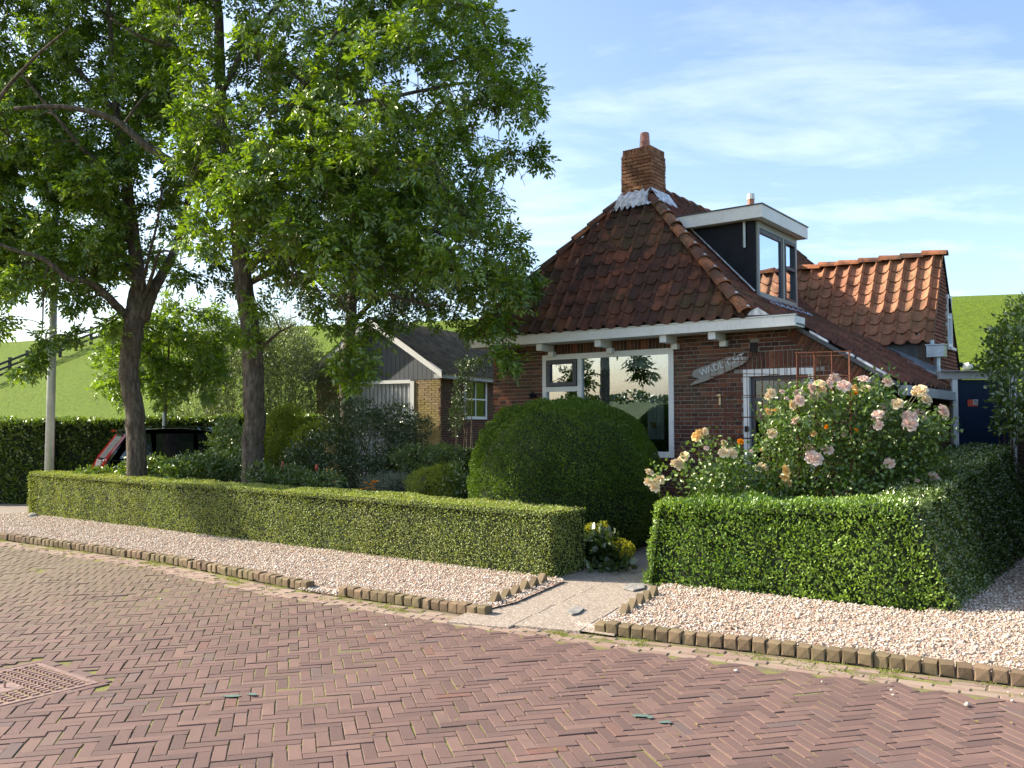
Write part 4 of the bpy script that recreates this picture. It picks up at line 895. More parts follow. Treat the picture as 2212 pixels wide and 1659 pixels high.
m.hexa([H(5.25, at - .10, 3.10), H(6.62, at - .10, 2.42), H(6.62, at - .002, 2.42), H(5.25, at - .002, 3.10), H(5.25, at - .10, 3.13), H(6.62, at - .10, 2.45), H(6.62, at - .002, 2.55), H(5.25, at - .002, 3.24)])
m.build('lead_flashing', zinc_m, anx)
m = MB(); m.hexa([H(5.45, 3.18, 3.06), H(6.35, 3.18, 2.50), H(6.35, 3.22, 2.50), H(5.45, 3.22, 3.06), H(5.45, 3.18, 3.12), H(6.35, 3.18, 2.56), H(6.35, 3.22, 2.56), H(5.45, 3.22, 3.12)]); m.build('valley_strip', lead_m, anx)
m = MB(); m.hbox(6.36, 6.62, at - .20, at + .02, 2.78, 2.96); m.hbox(6.345, 6.635, at - .215, at + .035, 2.965, 2.985); m.tube([H(6.50, at - .08, 2.80), H(6.50, at - .08, 2.42)], .04, 8); m.tube([H(6.42, at - .1, 2.98), H(6.42, at - .1, 3.06)], .04, 8); m.build('hopper', zinc_m, anx)
sp = H(3.72, 3.9, 0); m = MB().tube([sp + UP * 3.9, sp + UP * 4.80], .038, 10); st_ = m.build('stove_pipe', white_m, anx)
sub(MB().tube([sp + UP * 4.80, sp + UP * 4.815], .085, 12).tube([sp + UP * 4.86, sp + UP * 4.88], [.085, .05], 12).tube([sp + UP * 4.81, sp + UP * 4.87], .02, 6).build('cowl', steel_m), st_)
sub(MB().hexa([sp + p for p in (arr(-.13, -.10, 4.02), arr(.13, -.10, 3.98), arr(.15, .12, 4.2), arr(-.12, .12, 4.24), arr(-.12, -.09, 4.06), arr(.12, -.1, 4.02), arr(.14, .12, 4.25), arr(-.12, .12, 4.28))]).build('flue_collar', lead_m), st_)
# ------------------------------------------------------------------ side door enclosure
sdY = 13.75
def X(u, v, Y=sdY): return atY(u, v, Y)
sh2 = thing('side_passage', 'dark blue side door between white posts under a weathered white beam', 'side door', X(2100, 1130) * arr(1, 1, 0))
xl, xr = X(2034, 900)[0], X(2164, 900)[0]; zb = X(2100, 812)[2]; zt_ = X(2100, 806)[2]
zb = 1.65 + (922 - 826) * sdY / F; zt_ = 1.65 + (922 - 806) * sdY / F
MB().box((X(2008, 0)[0], sdY - .06, zb + .05), (X(2260, 0)[0], sdY + .04, zt_ + .02)).box((X(2008, 0)[0], sdY - .12, zt_ + .022), (X(2260, 0)[0], sdY + .12, zt_ + .035)).build('beam', grimywhite_m, sh2)
for u0, u1 in ((2034, 2045), (2157, 2168)): MB().box((X(u0, 0)[0], sdY - .05, 0), (X(u1, 0)[0], sdY + .03, zb + .048)).build('post', whitefr_m, sh2)
sdoor = MB().box((X(2045, 0)[0] + .004, sdY - .0, .03), (X(2157, 0)[0] - .004, sdY + .04, zb + .04)).build('door', blue_m, sh2)
sx0, sz0 = X(2090, 866)[0], X(2090, 866)[2]; sw = X(2112, 866)[0] - sx0
sub(MB().box((sx0, sdY - .006, sz0 - .085), (sx0 + sw * .52, sdY - .001, sz0 + .02)).box((sx0 + sw * .52, sdY - .006, sz0 - .085), (sx0 + sw, sdY - .001, sz0 - .06)).build('red_sticker', orange_pl), sdoor)
m = MB().box((sx0 + sw * .53, sdY - .006, sz0 - .058), (sx0 + sw, sdY - .001, sz0 + .02)); ws = m.build('white_sticker', white_pl); sub(ws, sdoor)
cxs, czs = sx0 + sw * .765, sz0 - .018
pp = [arr(cxs + .028 * math.cos(a), sdY - .008, czs + .028 * math.sin(a)) for a in np.linspace(0, 6.283, 13)]; sub(MB().tube(pp, .005, 5).tube([arr(cxs - .02, sdY - .008, czs + .02), arr(cxs + .02, sdY - .008, czs - .02)], .005, 5).build('sticker_symbol', black_m), sdoor)
sub(MB().box((X(2146, 0)[0], sdY - .03, 1.0), (X(2154, 0)[0], sdY - .001, 1.14)).build('door_handle', black_m), sdoor)
items = []
for k in range(34):
    x = X(2168, 0)[0] + .004 - (.11 if k % 2 else 0)
    while x < 9.3:
        a0 = max(x, X(2168, 0)[0] + .004); e0 = x + .21; x += .221
        if e0 - a0 > .04: items.append((None if a0 > x - .221 else ('sw', k % 3), block(e0 - a0, .05, .051, .004, .001, k % 3), np.eye(3), arr((a0 + e0) / 2, sdY + .02, (k + .5) * .062)))
    items.append((None, block(.27, .05, .051, .004, .001, k), np.eye(3), arr(X(2020, 0)[0], sdY + .04, (k + .5) * .062)))
place(items, sh2, 'brick', sidebrick_m, 120)
MB().box((X(2168, 0)[0] + .004, sdY + .031, 0), (9.3, sdY + .2, 2.2)).box((X(2004, 0)[0], sdY + .055, 0), (X(2034, 0)[0], sdY + .2, 2.2)).build('wall', mortar_m, sh2)
# ------------------------------------------------------------------ shed
shed = thing('garage', 'yellow-brown brick garage with slate-blue boarded gable and corrugated roof', 'garage', SH(-2.1, 2, 0))
sW, sE, gz = -4.22, -.02, 2.93; pkS = (-2.12, 4.50); Dd = (-2.98, -.85, 2.88)
m = MB(); m.sbox(sW + .01, Dd[0], .012, .2, 0, gz); m.sbox(Dd[1], sE - .01, .012, .2, 0, gz); m.sbox(sE - .2, sE - .012, .2, 6, 0, gz); m.sbox(sW, sW + .2, .2, 6, 0, gz); m.sbox(sW, sE, 5.8, 6, 0, gz); m.build('wall', mortar_shed, shed)
items = brick_rows(sW, sE, 0, gz, RS, S0, [(Dd[0], Dd[1], 0, 3)], seed=6, bond='run', jt=.009)
SO = (1.18, 2.42, 1.86, 2.98)
RSS = np.column_stack([BS, AS, UP])
it2 = brick_rows(0, 6, 0, gz, RSS, SH(sE, 0, 0), [SO], seed=8, bond='run', jt=.009)
place([i_ + (score(i_[3]) + (20 if i_[3][2] < 1 else 0),) for i_ in items], shed, 'brick', shed_m, 300)
place(it2, shed, 'side_brick', sidebrick_m, 150)
# gable boards
def gtop(s): return gz + .06 + (pkS[1] - gz - .06) * (1 - abs(s - pkS[0]) / (2.12)) - .03
bw = .145; n = int((sE - sW) / bw); mbk = MB(); mbk.prism([SH(sW + .02, .03, gz + .002), SH(sE - .02, .03, gz + .002), SH(pkS[0], .03, pkS[1] - .04)], BS * .1); mbk.build('gable_backing', dark_m, shed)
for k in range(n + 1):
    a0 = sW + k * bw; a1 = min(a0 + bw - .009, sE)
    if a1 - a0 < .02: continue
    P = [SH(a0, -.01, gz - .02), SH(a1, -.01, gz - .02), SH(a1, -.01, max(gz + .01, gtop(a1)))] + ([SH(pkS[0], -.01, gtop(pkS[0]))] if a0 < pkS[0] < a1 else []) + [SH(a0, -.01, max(gz + .01, gtop(a0)))]
    MB().prism(P, BS * .03).build('gable_board', board_m, shed)
# barge boards
for sg_ in (-1, 1):
    s_e = pkS[0] + sg_ * 2.34; z_e = gz + .10; th_ = .17
    MB().hexa([SH(s_e, -.34, z_e - .10), SH(pkS[0], -.34, pkS[1] - .07), SH(pkS[0], -.31, pkS[1] - .07), SH(s_e, -.31, z_e - .10), SH(s_e, -.34, z_e + .08), SH(pkS[0], -.34, pkS[1] + .10), SH(pkS[0], -.31, pkS[1] + .10), SH(s_e, -.31, z_e + .08)]).build('barge_board', white_m, shed)
    MB().hexa([SH(s_e, -.31, z_e - .09), SH(pkS[0], -.31, pkS[1] - .05), SH(pkS[0], .0, pkS[1] - .05), SH(s_e, .0, z_e - .09), SH(s_e, -.31, z_e - .07), SH(pkS[0], -.31, pkS[1] - .03), SH(pkS[0], .0, pkS[1] - .03), SH(s_e, .0, z_e - .07)]).build('soffit', white_m, shed)
corr_m = m_simple('corrugated_fibre_cement', (0.075, 0.070, 0.055), 0.95, 0, 4, 0.5, 0.3, 0.05)
for sg_ in (-1, 1):
    V = []; Fc = []; n = 180
    for i in range(n + 1):
        t = -.36 + 6.6 * i / n; w = .030 * math.sin(i * math.pi / 2 + .4); V += [SH(pkS[0] + sg_ * 2.42, t, gz + .09 + w), SH(pkS[0], t, pkS[1] + .14 + w)]
    for i in range(n): Fc.append((2 * i, 2 * i + 1, 2 * i + 3, 2 * i + 2))
    link_mesh('roof_sheet', V, Fc, corr_m, shed)
MB().sbox(sE - .02, sE + .27, -.3, 6, gz - .01, gz + .09).build('eaves_board', grimywhite_m, shed)
# garage door
m = MB(); m.sbox(Dd[1] - .12, Dd[1], -.03, .08, 0, Dd[2]); m.sbox(Dd[0], Dd[0] + .08, -.03, .08, 0, Dd[2]); m.sbox(Dd[0] + .08, Dd[1] - .12, -.03, .08, Dd[2] - .06, Dd[2] + .03); gdf = m.build('door_frame', white_m, shed)
gdoor_m = m_paint('grey_white_door_metal', (0.50, 0.51, 0.52), 0.4, 0.1)
m = MB(); x = Dd[0] + .09
while x < Dd[1] - .16: m.add([SH(x, .05, 0.02), SH(x + .075, .05, .02), SH(x + .09, .012, .02), SH(x + .118, .012, .02), SH(x + .133, .05, .02), SH(x, .05, 2.82), SH(x + .075, .05, 2.82), SH(x + .09, .012, 2.82), SH(x + .118, .012, 2.82), SH(x + .133, .05, 2.82)], [(0, 1, 6, 5), (1, 2, 7, 6), (2, 3, 8, 7), (3, 4, 9, 8)]); x += .133
m.build('garage_door', gdoor_m, shed)
# side window
m = MB(); a0, a1, c_, d_ = SO
def sd(t0, t1, z0, z1, o0=-.03, o1=.03): m.sbox(sE + o0, sE + o1, t0, t1, z0, z1)
sd(a0, a0 + .07, c_, d_); sd(a1 - .07, a1, c_, d_); sd(a0 + .07, a1 - .07, d_ - .07, d_); sd(a0 + .07, a1 - .07, c_, c_ + .08); mdt = (a0 + a1) / 2; sd(mdt - .02, mdt + .02, c_ + .08, d_ - .07, -.02, .02); zm = (c_ + d_) / 2; sd(a0 + .07, mdt - .02, zm - .02, zm + .02, -.02, .02); sd(mdt + .02, a1 - .07, zm - .02, zm + .02, -.02, .02)
sww = m.build('side_window', whitefr_m, shed)
for (t0, t1) in ((a0 + .07, mdt - .02), (mdt + .02, a1 - .07)):
    for (z0, z1) in ((c_ + .08, zm - .02), (zm + .02, d_ - .07)): sub(MB().sbox(sE - .008, sE - .003, t0, t1, z0, z1).build('pane', glassd_m), sww)
# ------------------------------------------------------------------ lamp post, fence, car
lp = atY(106, 1020, 17.0) * arr(1, 1, 0); post = thing('lamp_post', 'tapered galvanised lamp post behind the left end of the front hedge', 'lamp post', lp)
MB().tube([lp, lp + UP * 3.0, lp + UP * 6.5], [.085, .075, .058], 18).build('pole', steel_m, post, True)
MB().tube([lp, lp + UP * .04], .12, 16).build('base_plate', steel_m, post)
lh = MB().tube([lp + UP * 6.4, lp + UP * 6.7 + arr(.05, -.1, 0), lp + UP * 6.8 + arr(.3, -.55, 0)], [.04, .035, .03], 8).build('arm', steel_m, post)
MB().hexa([lp + arr(.2, -.5, 6.76), lp + arr(.4, -.45, 6.76), lp + arr(.5, -1.0, 6.8), lp + arr(.3, -1.05, 6.8), lp + arr(.22, -.5, 6.88), lp + arr(.38, -.45, 6.88), lp + arr(.47, -1.0, 6.88), lp + arr(.32, -1.04, 6.88)]).build('lamp_head', anth_m, post)
# dike fence
def dike_z(p):
    q = np.asarray(p) - c0; n_ = np.dot(q, CN); zs_ = [x[1] for x in prof][::-1]; ns = [x[0] for x in prof][::-1]; return float(np.interp(n_, ns, zs_))
def ray_dike(u, v):
    d = ray(u, v); 
    for t in np.linspace(30, 140, 2200):
        p = CAM + d * t
        if p[2] < dike_z(p): return p
    return CAM + d * 90
fp0, fp1 = ray_dike(-60, 846), ray_dike(228, 733); fence = thing('paddock_fence', 'dark three-rail wooden fence climbing the grass dike on the left', 'fence', fp0)
fd = fp1 - fp0; fl = np.linalg.norm(fd[:2]); fdir = nrm(arr(fd[0], fd[1], 0)); npst = 12; stp = fl / 8.0; posts = []
for i in range(0, 13):
    p = fp0 + fdir * stp * i; p[2] = dike_z(p); posts.append(p)
    MB().box((-.09, -.09, -.3), (.09, .09, 1.45), np.eye(3), p).build('post', roundwood_m, fence)
for i in range(12):
    for hgt in (.45, .85, 1.25):
        a0, a1 = posts[i] + UP * hgt, posts[i + 1] + UP * hgt; n_ = nrm(np.cross(a1 - a0, UP)) * .03 - CN * 0; P = [a0 + n_, a1 + n_, a1 - n_, a0 - n_]; P = [p + nrm(np.cross(UP, fdir)) * -.12 for p in P]
        MB().hexa([p - UP * .09 for p in P] + [p + UP * .09 for p in P]).build('rail', roundwood_m, fence)
# small white and black sheep-like spot on the dike foot is a resting sheep
shp = ray_dike(2086, 803)
shp[2] = dike_z(shp); q = thing('sheep', 'tiny white sheep with black head lying on the dike beside the annex', 'sheep', shp)
blob('body', shp + arr(.1, 0, .2), .22, m_simple('fleece', (.62, .6, .55), .95, 0, 9, .2, .6), (1.25, .8, .8), 3, q); blob('head', shp + arr(-.25, 0, .30), .12, black_m, (1.2, .8, .9), 4, q); MB().tube([shp + arr(-.28, .0, .38), shp + arr(-.26, .14, .42)], .03, 5).build('ear', black_m, q)
# car
cd = nrm(arr(.86, .51, 0)); cn = arr(cd[1], -cd[0], 0); carp = atY(206, 1000, 17.0) * arr(1, 1, 0)
car = thing('parked_car', 'black estate car with tall red tail lamps parked behind the left tree', 'car', carp + cd * 2)
RCc = np.column_stack([cd, -cn, UP])
co = carp + cn * 0.0
# local frame: x forward from the rear, y: 0 near side .. 1.68 far side (away), z up
def CP(x, y, z): return co + cd * x * .93 - cn * (y - .84) * .90 + UP * z * 1.03
half = lambda z: .84 - max(0, z - .95) * .28 - max(0, .35 - z) * .15
prof_low = [(0, .35), (0.0, .55), (.02, .92), (.25, .98), (1.2, .99), (2.9, .96), (3.35, .92), (4.1, .78), (4.22, .6), (4.22, .35)]
def loft(top, bot, ys=8, zf=None):
    V = []; Fc = []
    nx = len(top)
    for i in range(nx):
        for (x, z) in (bot[i], top[i]): pass
    return V, Fc
def shell(ring, name, mat, inset=lambda z: half(z), bevel=.10):
    # ring: outline (x,z) in side view; section widths follow half(z); rounded sides
    V = []; Fc = []; n = len(ring); ks = [(-1, 1), (-.985, 1), (-.9, 1), (0, 1), (.9, 1), (.985, 1), (1, 1)]
    cxm = sum(p[0] for p in ring) / n; czm = sum(p[1] for p in ring) / n
    for (k, _) in ks:
        shrink = 1 - (.055 if abs(k) == 1 else .016 if abs(k) > .95 else 0)
        for (x, z) in ring:
            xx = cxm + (x - cxm) * shrink; zz = czm + (z - czm) * shrink; V.append(CP(xx, .84 + k * inset(zz), zz))
    m_ = len(ks)
    for j in range(m_ - 1):
        for i in range(n): Fc.append((j * n + i, j * n + (i + 1) % n, (j + 1) * n + (i + 1) % n, (j + 1) * n + i))
    Fc.append(tuple(range(n))); Fc.append(tuple((m_ - 1) * n + i for i in range(n))[::-1])
    return link_mesh(name, V, Fc, mat, car, True)
body = shell([(0.02, .30), (-.02, .50), (0.03, .80), (.10, 1.0), (3.1, .99), (3.6, .93), (4.15, .80), (4.25, .60), (4.2, .30)], 'body', carpaint_m)
cab = shell([(.12, .97), (.52, 1.50), (.80, 1.56), (1.6, 1.58), (2.25, 1.52), (3.15, .98)], 'cabin', carpaint_m)
# glazing
def slab4(name, P, mat, par=None, th=.012):
    P = [np.asarray(p) for p in P]; nn = nrm(np.cross(P[1] - P[0], P[2] - P[0])) * th
    return MB().prism([p + nn for p in P], -nn * 2).build(name, mat, par or car)
slab4('rear_window', [CP(.145, .20, 1.02), CP(.145, 1.48, 1.02), CP(.485, 1.40, 1.46), CP(.485, .28, 1.46)], m_simple('sky_mirroring_glass', (.38, .46, .52), .06, .75, 2, .1, 0))  # pale metallic colour stands in for sky mirrored in the rear glass
for side_, nm in ((0, 'side_window'), (1, 'side_window')):
    yy = lambda z: (.84 - half(z) - .012) if side_ == 0 else (.84 + half(z) + .012)
    for (xa, xb, xc, xd) in ((.35, 1.0, .95, .72), (1.06, 1.80, 1.80, 1.06), (1.88, 2.85, 2.25, 1.88)): slab4(nm, [CP(xa, yy(1.02), 1.02), CP(xb, yy(1.02), 1.02), CP(xc, yy(1.47), 1.47), CP(xd, yy(1.47), 1.47)], glasscar_m, th=.008)
for y0, y1 in ((.02, .20), (1.48, 1.66)):
    slab4('tail_lamp', [CP(-.015, y0, .72), CP(-.015, y1, .72), CP(.12, y1, 1.0), CP(.12, y0, 1.0)], carred_m, th=.02); sgn = 0 if y0 < 1 else 1
    ya, yb = (.04, .17) if y0 < 1 else (1.51, 1.64); slab4('tail_lamp', [CP(.12, ya, 1.01), CP(.12, yb, 1.01), CP(.47, yb + (-.08 if sgn else .06), 1.45), CP(.47, ya + (-.08 if sgn else .06), 1.45)], carred_m, th=.02)
MB().hexa([CP(.34, .20, 1.515), CP(.34, 1.48, 1.515), CP(.8, 1.44, 1.55), CP(.8, .24, 1.55), CP(.34, .20, 1.545), CP(.34, 1.48, 1.545), CP(.8, 1.44, 1.60), CP(.8, .24, 1.60)]).build('spoiler', carpaint_m, car)
MB().hexa([CP(.325, .5, 1.52), CP(.325, 1.18, 1.52), CP(.345, 1.18, 1.52), CP(.345, .5, 1.52), CP(.325, .5, 1.54), CP(.325, 1.18, 1.54), CP(.345, 1.18, 1.54), CP(.345, .5, 1.54)]).build('brake_light', carred_m, car)
MB().tube([CP(.135, .84, 1.01), CP(.16, 1.25, 1.06)], .012, 5).build('wiper', black_m, car)
slab4('tailgate', [CP(-.012, .22, .62), CP(-.012, 1.46, .62), CP(.10, 1.46, .985), CP(.10, .22, .985)], m_simple('mirrored_light_panel', (.45, .47, .5), .15, .6, 2, .1, 0), th=.01)  # silver colour stands in for bright reflection on the black tailgate
for yv in (-.10, 1.78): MB().hexa([CP(2.75, yv - .07, 1.02), CP(2.88, yv - .07, 1.02), CP(2.88, yv + .07, 1.0), CP(2.75, yv + .07, 1.0), CP(2.76, yv - .06, 1.15), CP(2.85, yv - .06, 1.13), CP(2.85, yv + .06, 1.13), CP(2.76, yv + .06, 1.15)]).build('wing_mirror', chrome_m if yv < 0 else carpaint_m, car)
for xw in (.78, 3.42):
    for yw in (.02, 1.54):
        w_ = MB().tube([CP(xw, yw, .31), CP(xw, yw + .20, .31)], .31, 20).build('wheel', rubber_m, car); sub(MB().tube([CP(xw, yw - .01, .31), CP(xw, yw + .21, .31)], .20, 14).build('rim', chrome_m), w_)
for yv in (.16, 1.52): MB().tube([CP(.9, yv, 1.57), CP(1.0, yv, 1.61), CP(2.1, yv, 1.59), CP(2.2, yv, 1.54)], .014, 6).build('roof_rail', chrome_m, car)
# ------------------------------------------------------------------ vegetation
def leaves(P, D, Nn, L, Wd_, shape='fold'):
    """P base points, D unit directions, Nn unit side hints, L lengths, Wd_ widths -> verts, tris"""
    n = len(P); S = np.cross(D, Nn); S /= np.maximum(1e-6, np.linalg.norm(S, axis=1))[:, None]; U = np.cross(S, D)
    L = np.broadcast_to(L, n)[:, None]; w = np.broadcast_to(Wd_, n)[:, None]
    if shape == 'fold':
        V = np.stack([P, P + D * L * .45 + S * w * .5 + U * w * .16, P + D * L - U * L * .10, P + D * L * .45 - S * w * .5 + U * w * .16], 1)
        tri = np.array([[0, 1, 2], [0, 2, 3]])
    else:
        V = np.stack([P, P + D * L * .28 + S * w * .42 + U * w * .12, P + D * L * .68 + S * w * .36 + U * w * .08 - U * L * .03, P + D * L - U * L * .12, P + D * L * .68 - S * w * .36 + U * w * .08 - U * L * .03, P + D * L * .28 - S * w * .42 + U * w * .12], 1)
        tri = np.array([[0, 1, 2], [0, 2, 3], [0, 3, 4], [0, 4, 5]])
    k = V.shape[1]; Fc = (tri[None] + (np.arange(n) * k)[:, None, None]).reshape(-1, 3)
    return V.reshape(-1, 3), Fc
def unit(n): v = rng.normal(size=(n, 3)); return v / np.linalg.norm(v, axis=1)[:, None]
def norm_(V): return V / np.maximum(1e-9, np.linalg.norm(V, axis=1))[:, None]
class LB:
    def __init__(s): s.V = []; s.F = []; s.n = 0
    def add(s, V, Fc): s.V.append(V); s.F.append(Fc + s.n); s.n += len(V)
    def build(s, name, mat, parent): 
        if not s.V: return None
        o = link_mesh(name, np.vstack(s.V), np.vstack(s.F), mat, parent); o['kind'] = 'stuff'; return o
# clipped hedge from a bottom and a top outline
def vnoise(P, sc=1.0, ph=0.0):
    return (np.sin(P[:, 0] * 2.1 * sc + ph) * np.sin(P[:, 1] * 1.7 * sc + 1.3 + ph) + .6 * np.sin(P[:, 0] * 5.3 * sc + P[:, 2] * 4 * sc + ph) * np.sin(P[:, 1] * 4.1 * sc + P[:, 2] * 3.1 * sc) + .4 * np.sin(P[:, 2] * 11 * sc + P[:, 0] * 9 * sc))
def hedge(name, label, quads, dens, L, w, mat, group=None, depth=.05, cat='hedge', bump=.015, core=True, fluff=.25, dull=None):
    """quads: list of (a,b,c,d) 3d corners, counter-clockwise seen from outside"""
    base = np.mean([q[0] for q in quads] + [q[1] for q in quads], axis=0); base = arr(base[0], base[1], 0); h = thing(name, label, cat, base, group); lb = LB(); lb2 = LB(); mbc = MB()
    for q in quads:
        a, b_, c, d = [np.asarray(p, float) for p in q]; nn = nrm(np.cross(b_ - a, d - a)); area = (np.linalg.norm(np.cross(b_ - a, d - a)) + np.linalg.norm(np.cross(b_ - c, d - c))) / 2
        nl = int(area * dens); u = rng.uniform(0, 1, nl)[:, None]; v = rng.uniform(0, 1, nl)[:, None]
        P = a * (1 - u) * (1 - v) + b_ * u * (1 - v) + c * u * v + d * (1 - u) * v
        P = P + nn * (bump * vnoise(P, 1.6))[:, None] - nn * rng.uniform(0, 1, nl)[:, None] ** 1.3 * depth
        D = norm_(unit(nl) * .9 + nn * fluff * 2.2 + UP * .45); Nn = norm_(unit(nl) * .8 + nn * .9 + sdn * .35); l_ = L * rng.uniform(.65, 1.25, nl)
        V, Fc = leaves(P, D, Nn, l_, w * rng.uniform(.7, 1.2, nl)); lb.add(V, Fc)
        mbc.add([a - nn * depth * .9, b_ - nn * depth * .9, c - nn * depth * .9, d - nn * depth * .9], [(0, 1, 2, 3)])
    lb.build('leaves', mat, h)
    if core: mbc.build('shade_core', core_m, h)  # dark sheets whose colour stands in for the shade inside the hedge
    return h
def hb(base, hts, tops=None):
    """base: 4 corners (front-left, front-right, back-right, back-left) -> five quads"""
    B0 = [np.asarray(p, float) for p in base]; T = tops or [B0[i] + UP * hts[i] for i in range(4)]
    return [(B0[0], B0[1], T[1], T[0]), (B0[1], B0[2], T[2], T[1]), (B0[2], B0[3], T[3], T[2]), (B0[3], B0[0], T[0], T[3]), (T[0], T[1], T[2], T[3])]
def xy(x, y, z=0): return arr(x, y, z)
# left front hedge
a0, a1 = xy(-8.95, 16.40, .03), xy(.405, 9.50, .03); bk_ = arr(.44, .62, 0); ml = (a0 + a1) / 2 + arr(0, 0, 0)
ql = []
nseg = 6; tops = [.775, .765, .76, .75, .74, .72, .705]
for i in range(nseg):
    p, q = a0 + (a1 - a0) * i / nseg, a0 + (a1 - a0) * (i + 1) / nseg
    ql.append((p, q, q + UP * tops[i + 1], p + UP * tops[i])); ql.append((p + UP * tops[i], q + UP * tops[i + 1], q + bk_ + UP * tops[i + 1], p + bk_ + UP * tops[i])); ql.append((q + bk_, p + bk_, p + bk_ + UP * tops[i], q + bk_ + UP * tops[i + 1]))
ql.append((a1, a1 + bk_, a1 + bk_ + UP * .705, a1 + UP * .705)); ql.append((a0 + bk_, a0, a0 + UP * .775, a0 + bk_ + UP * .775))
hedge('clipped_hedge', 'long low clipped box hedge left of the front path', ql, 5200, .021, .014, box_m, depth=.06, bump=.020)
# right front hedge with its return
f0, f1 = xy(1.33, 9.20, .03), xy(3.86, 7.72, .03)
t0_, t1_ = xy(1.47, 9.33, .86), xy(3.62, 8.10, .95); bk0, bk1 = xy(1.75, 9.95, .86), xy(4.0, 8.85, .95); g0, g1_ = xy(1.65, 10.0, .03), xy(4.2, 8.9, .03)
e1t, e1b = xy(7.05, 12.75, 1.42), xy(7.25, 12.6, .03); r1t = xy(4.35, 8.62, 1.0)
ql = [(f0, f1, t1_, t0_), (t0_, t1_, bk1, bk0), (g0, f0, t0_, bk0), (g1_, g0, bk0, bk1)]
hedge('privet_hedge', 'glossy leafy hedge with sloping front right of the path, below the roses', ql, 3500, .042, .020, privet_m, depth=.12, bump=.042, fluff=.45)
rB = [xy(4.05, 7.95, .03), xy(7.5, 12.5, .03)]; rT = [xy(3.75, 8.12, .95), xy(7.12, 12.6, 1.40)]; lT = [xy(3.40, 8.45, .93), xy(6.45, 13.0, 1.40)]; lB = [xy(3.3, 8.7, .03), xy(6.4, 13.0, .03)]
f1b = xy(3.86, 7.72, .03)
ql = [(rB[0], rB[1], rT[1], rT[0]), (rT[0], rT[1], lT[1], lT[0]), (lB[1], lB[0], lT[0], lT[1]), (f1b, rB[0], rT[0], t1_)]
hedge('side_hedge', 'shaded clipped hedge running back from the privet towards the blue door', ql, 2600, .034, .018, beech_m, depth=.07, bump=.025)
ql = hb([xy(5.15, 8.5, 0), xy(8.5, 8.0, 0), xy(11.5, 13.3, 0), xy(8.7, 13.3, 0)], [2.3] * 4)  # hedge outside the frame, placed to keep sky light off the side hedge and gravel
hedge('unseen_shading_hedge', 'tall dark hedge out of view on the right, placed to block sky light from the gravel', ql, 700, .07, .042, dleaf_m, depth=.15, bump=.06, fluff=.5)
# back hedges
bL = [atZ(-330, 1090), atZ(60, 1090)]
p0, p1, p2 = xy(-22, 19.6, 0), xy(-9.9, 18.9, 0), xy(-4.4, 20.2, 0)
ql = hb([p0, p1, p1 + arr(0, .9, 0), p0 + arr(0, .9, 0)], [1.78] * 4) + hb([p1, p2, p2 + arr(-.1, .9, 0), p1 + arr(0, .9, 0)], [1.78, 1.90, 1.90, 1.78])
hedge('back_hedge', 'tall dark hedge behind the driveway with a bright sunlit top', ql, 900, .075, .048, beech_m, depth=.14, bump=.05, fluff=.5)
q0_, q1_ = atY(835, 1000, 18.6) * arr(1, 1, 0), atY(1030, 1000, 18.6) * arr(1, 1, 0)
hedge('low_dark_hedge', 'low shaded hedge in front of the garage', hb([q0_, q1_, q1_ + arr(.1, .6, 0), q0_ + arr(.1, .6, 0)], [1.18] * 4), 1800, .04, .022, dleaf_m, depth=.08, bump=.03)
# yew ball
def ball(name, label, c, rx, ry, rz, zc, n, L, w, mat, cat):
    h = thing(name, label, cat, arr(c[0], c[1], 0)); D0 = unit(n); D0[:, 2] = np.abs(D0[:, 2]) * np.where(rng.uniform(size=n) < .68, 1, -1)
    D0 = D0 / (np.sum(np.abs(D0) ** 2.45, axis=1) ** (1 / 2.45))[:, None]; P0 = D0 * np.array([rx, ry, rz]); lo = P0[:, 2] < 0
    k = 1 - .06 * lo * np.abs(D0[:, 2]); P = np.array([c[0], c[1], zc]) + P0 * k[:, None]; P[:, 2] = np.maximum(P[:, 2], .04)
    nv = norm_(P0 / np.array([rx, ry, rz]) ** 2); dd = rng.uniform(0, 1, n) ** 1.5 * .10 + .028 * vnoise(P, 1.2) + .03 * vnoise(P, 3.1, 2.0)
    P = P - nv * dd[:, None]; D = norm_(nv * .8 + unit(n) * .85); V, Fc = leaves(P, D, norm_(unit(n) + nv * .8), L * rng.uniform(.6, 1.2, n), w * rng.uniform(.7, 1.2, n)); lb = LB(); lb.add(V, Fc); lb.build('leaves', mat, h)
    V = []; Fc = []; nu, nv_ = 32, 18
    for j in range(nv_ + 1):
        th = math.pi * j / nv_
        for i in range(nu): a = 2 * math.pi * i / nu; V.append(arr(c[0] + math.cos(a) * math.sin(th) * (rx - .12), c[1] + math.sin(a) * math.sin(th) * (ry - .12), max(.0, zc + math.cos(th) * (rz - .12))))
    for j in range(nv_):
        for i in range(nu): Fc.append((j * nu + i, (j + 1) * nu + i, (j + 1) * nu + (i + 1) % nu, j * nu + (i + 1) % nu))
    link_mesh('shade_core', V, Fc, core_m, h); return h  # dark shell, its colour stands in for the shade between the yew leaves
ball('yew_ball', 'huge round clipped yew in front of the big window', (.70, 12.15), 1.27, 1.22, 1.20, .83, 105000, .030, .016, yew_m, 'yew')

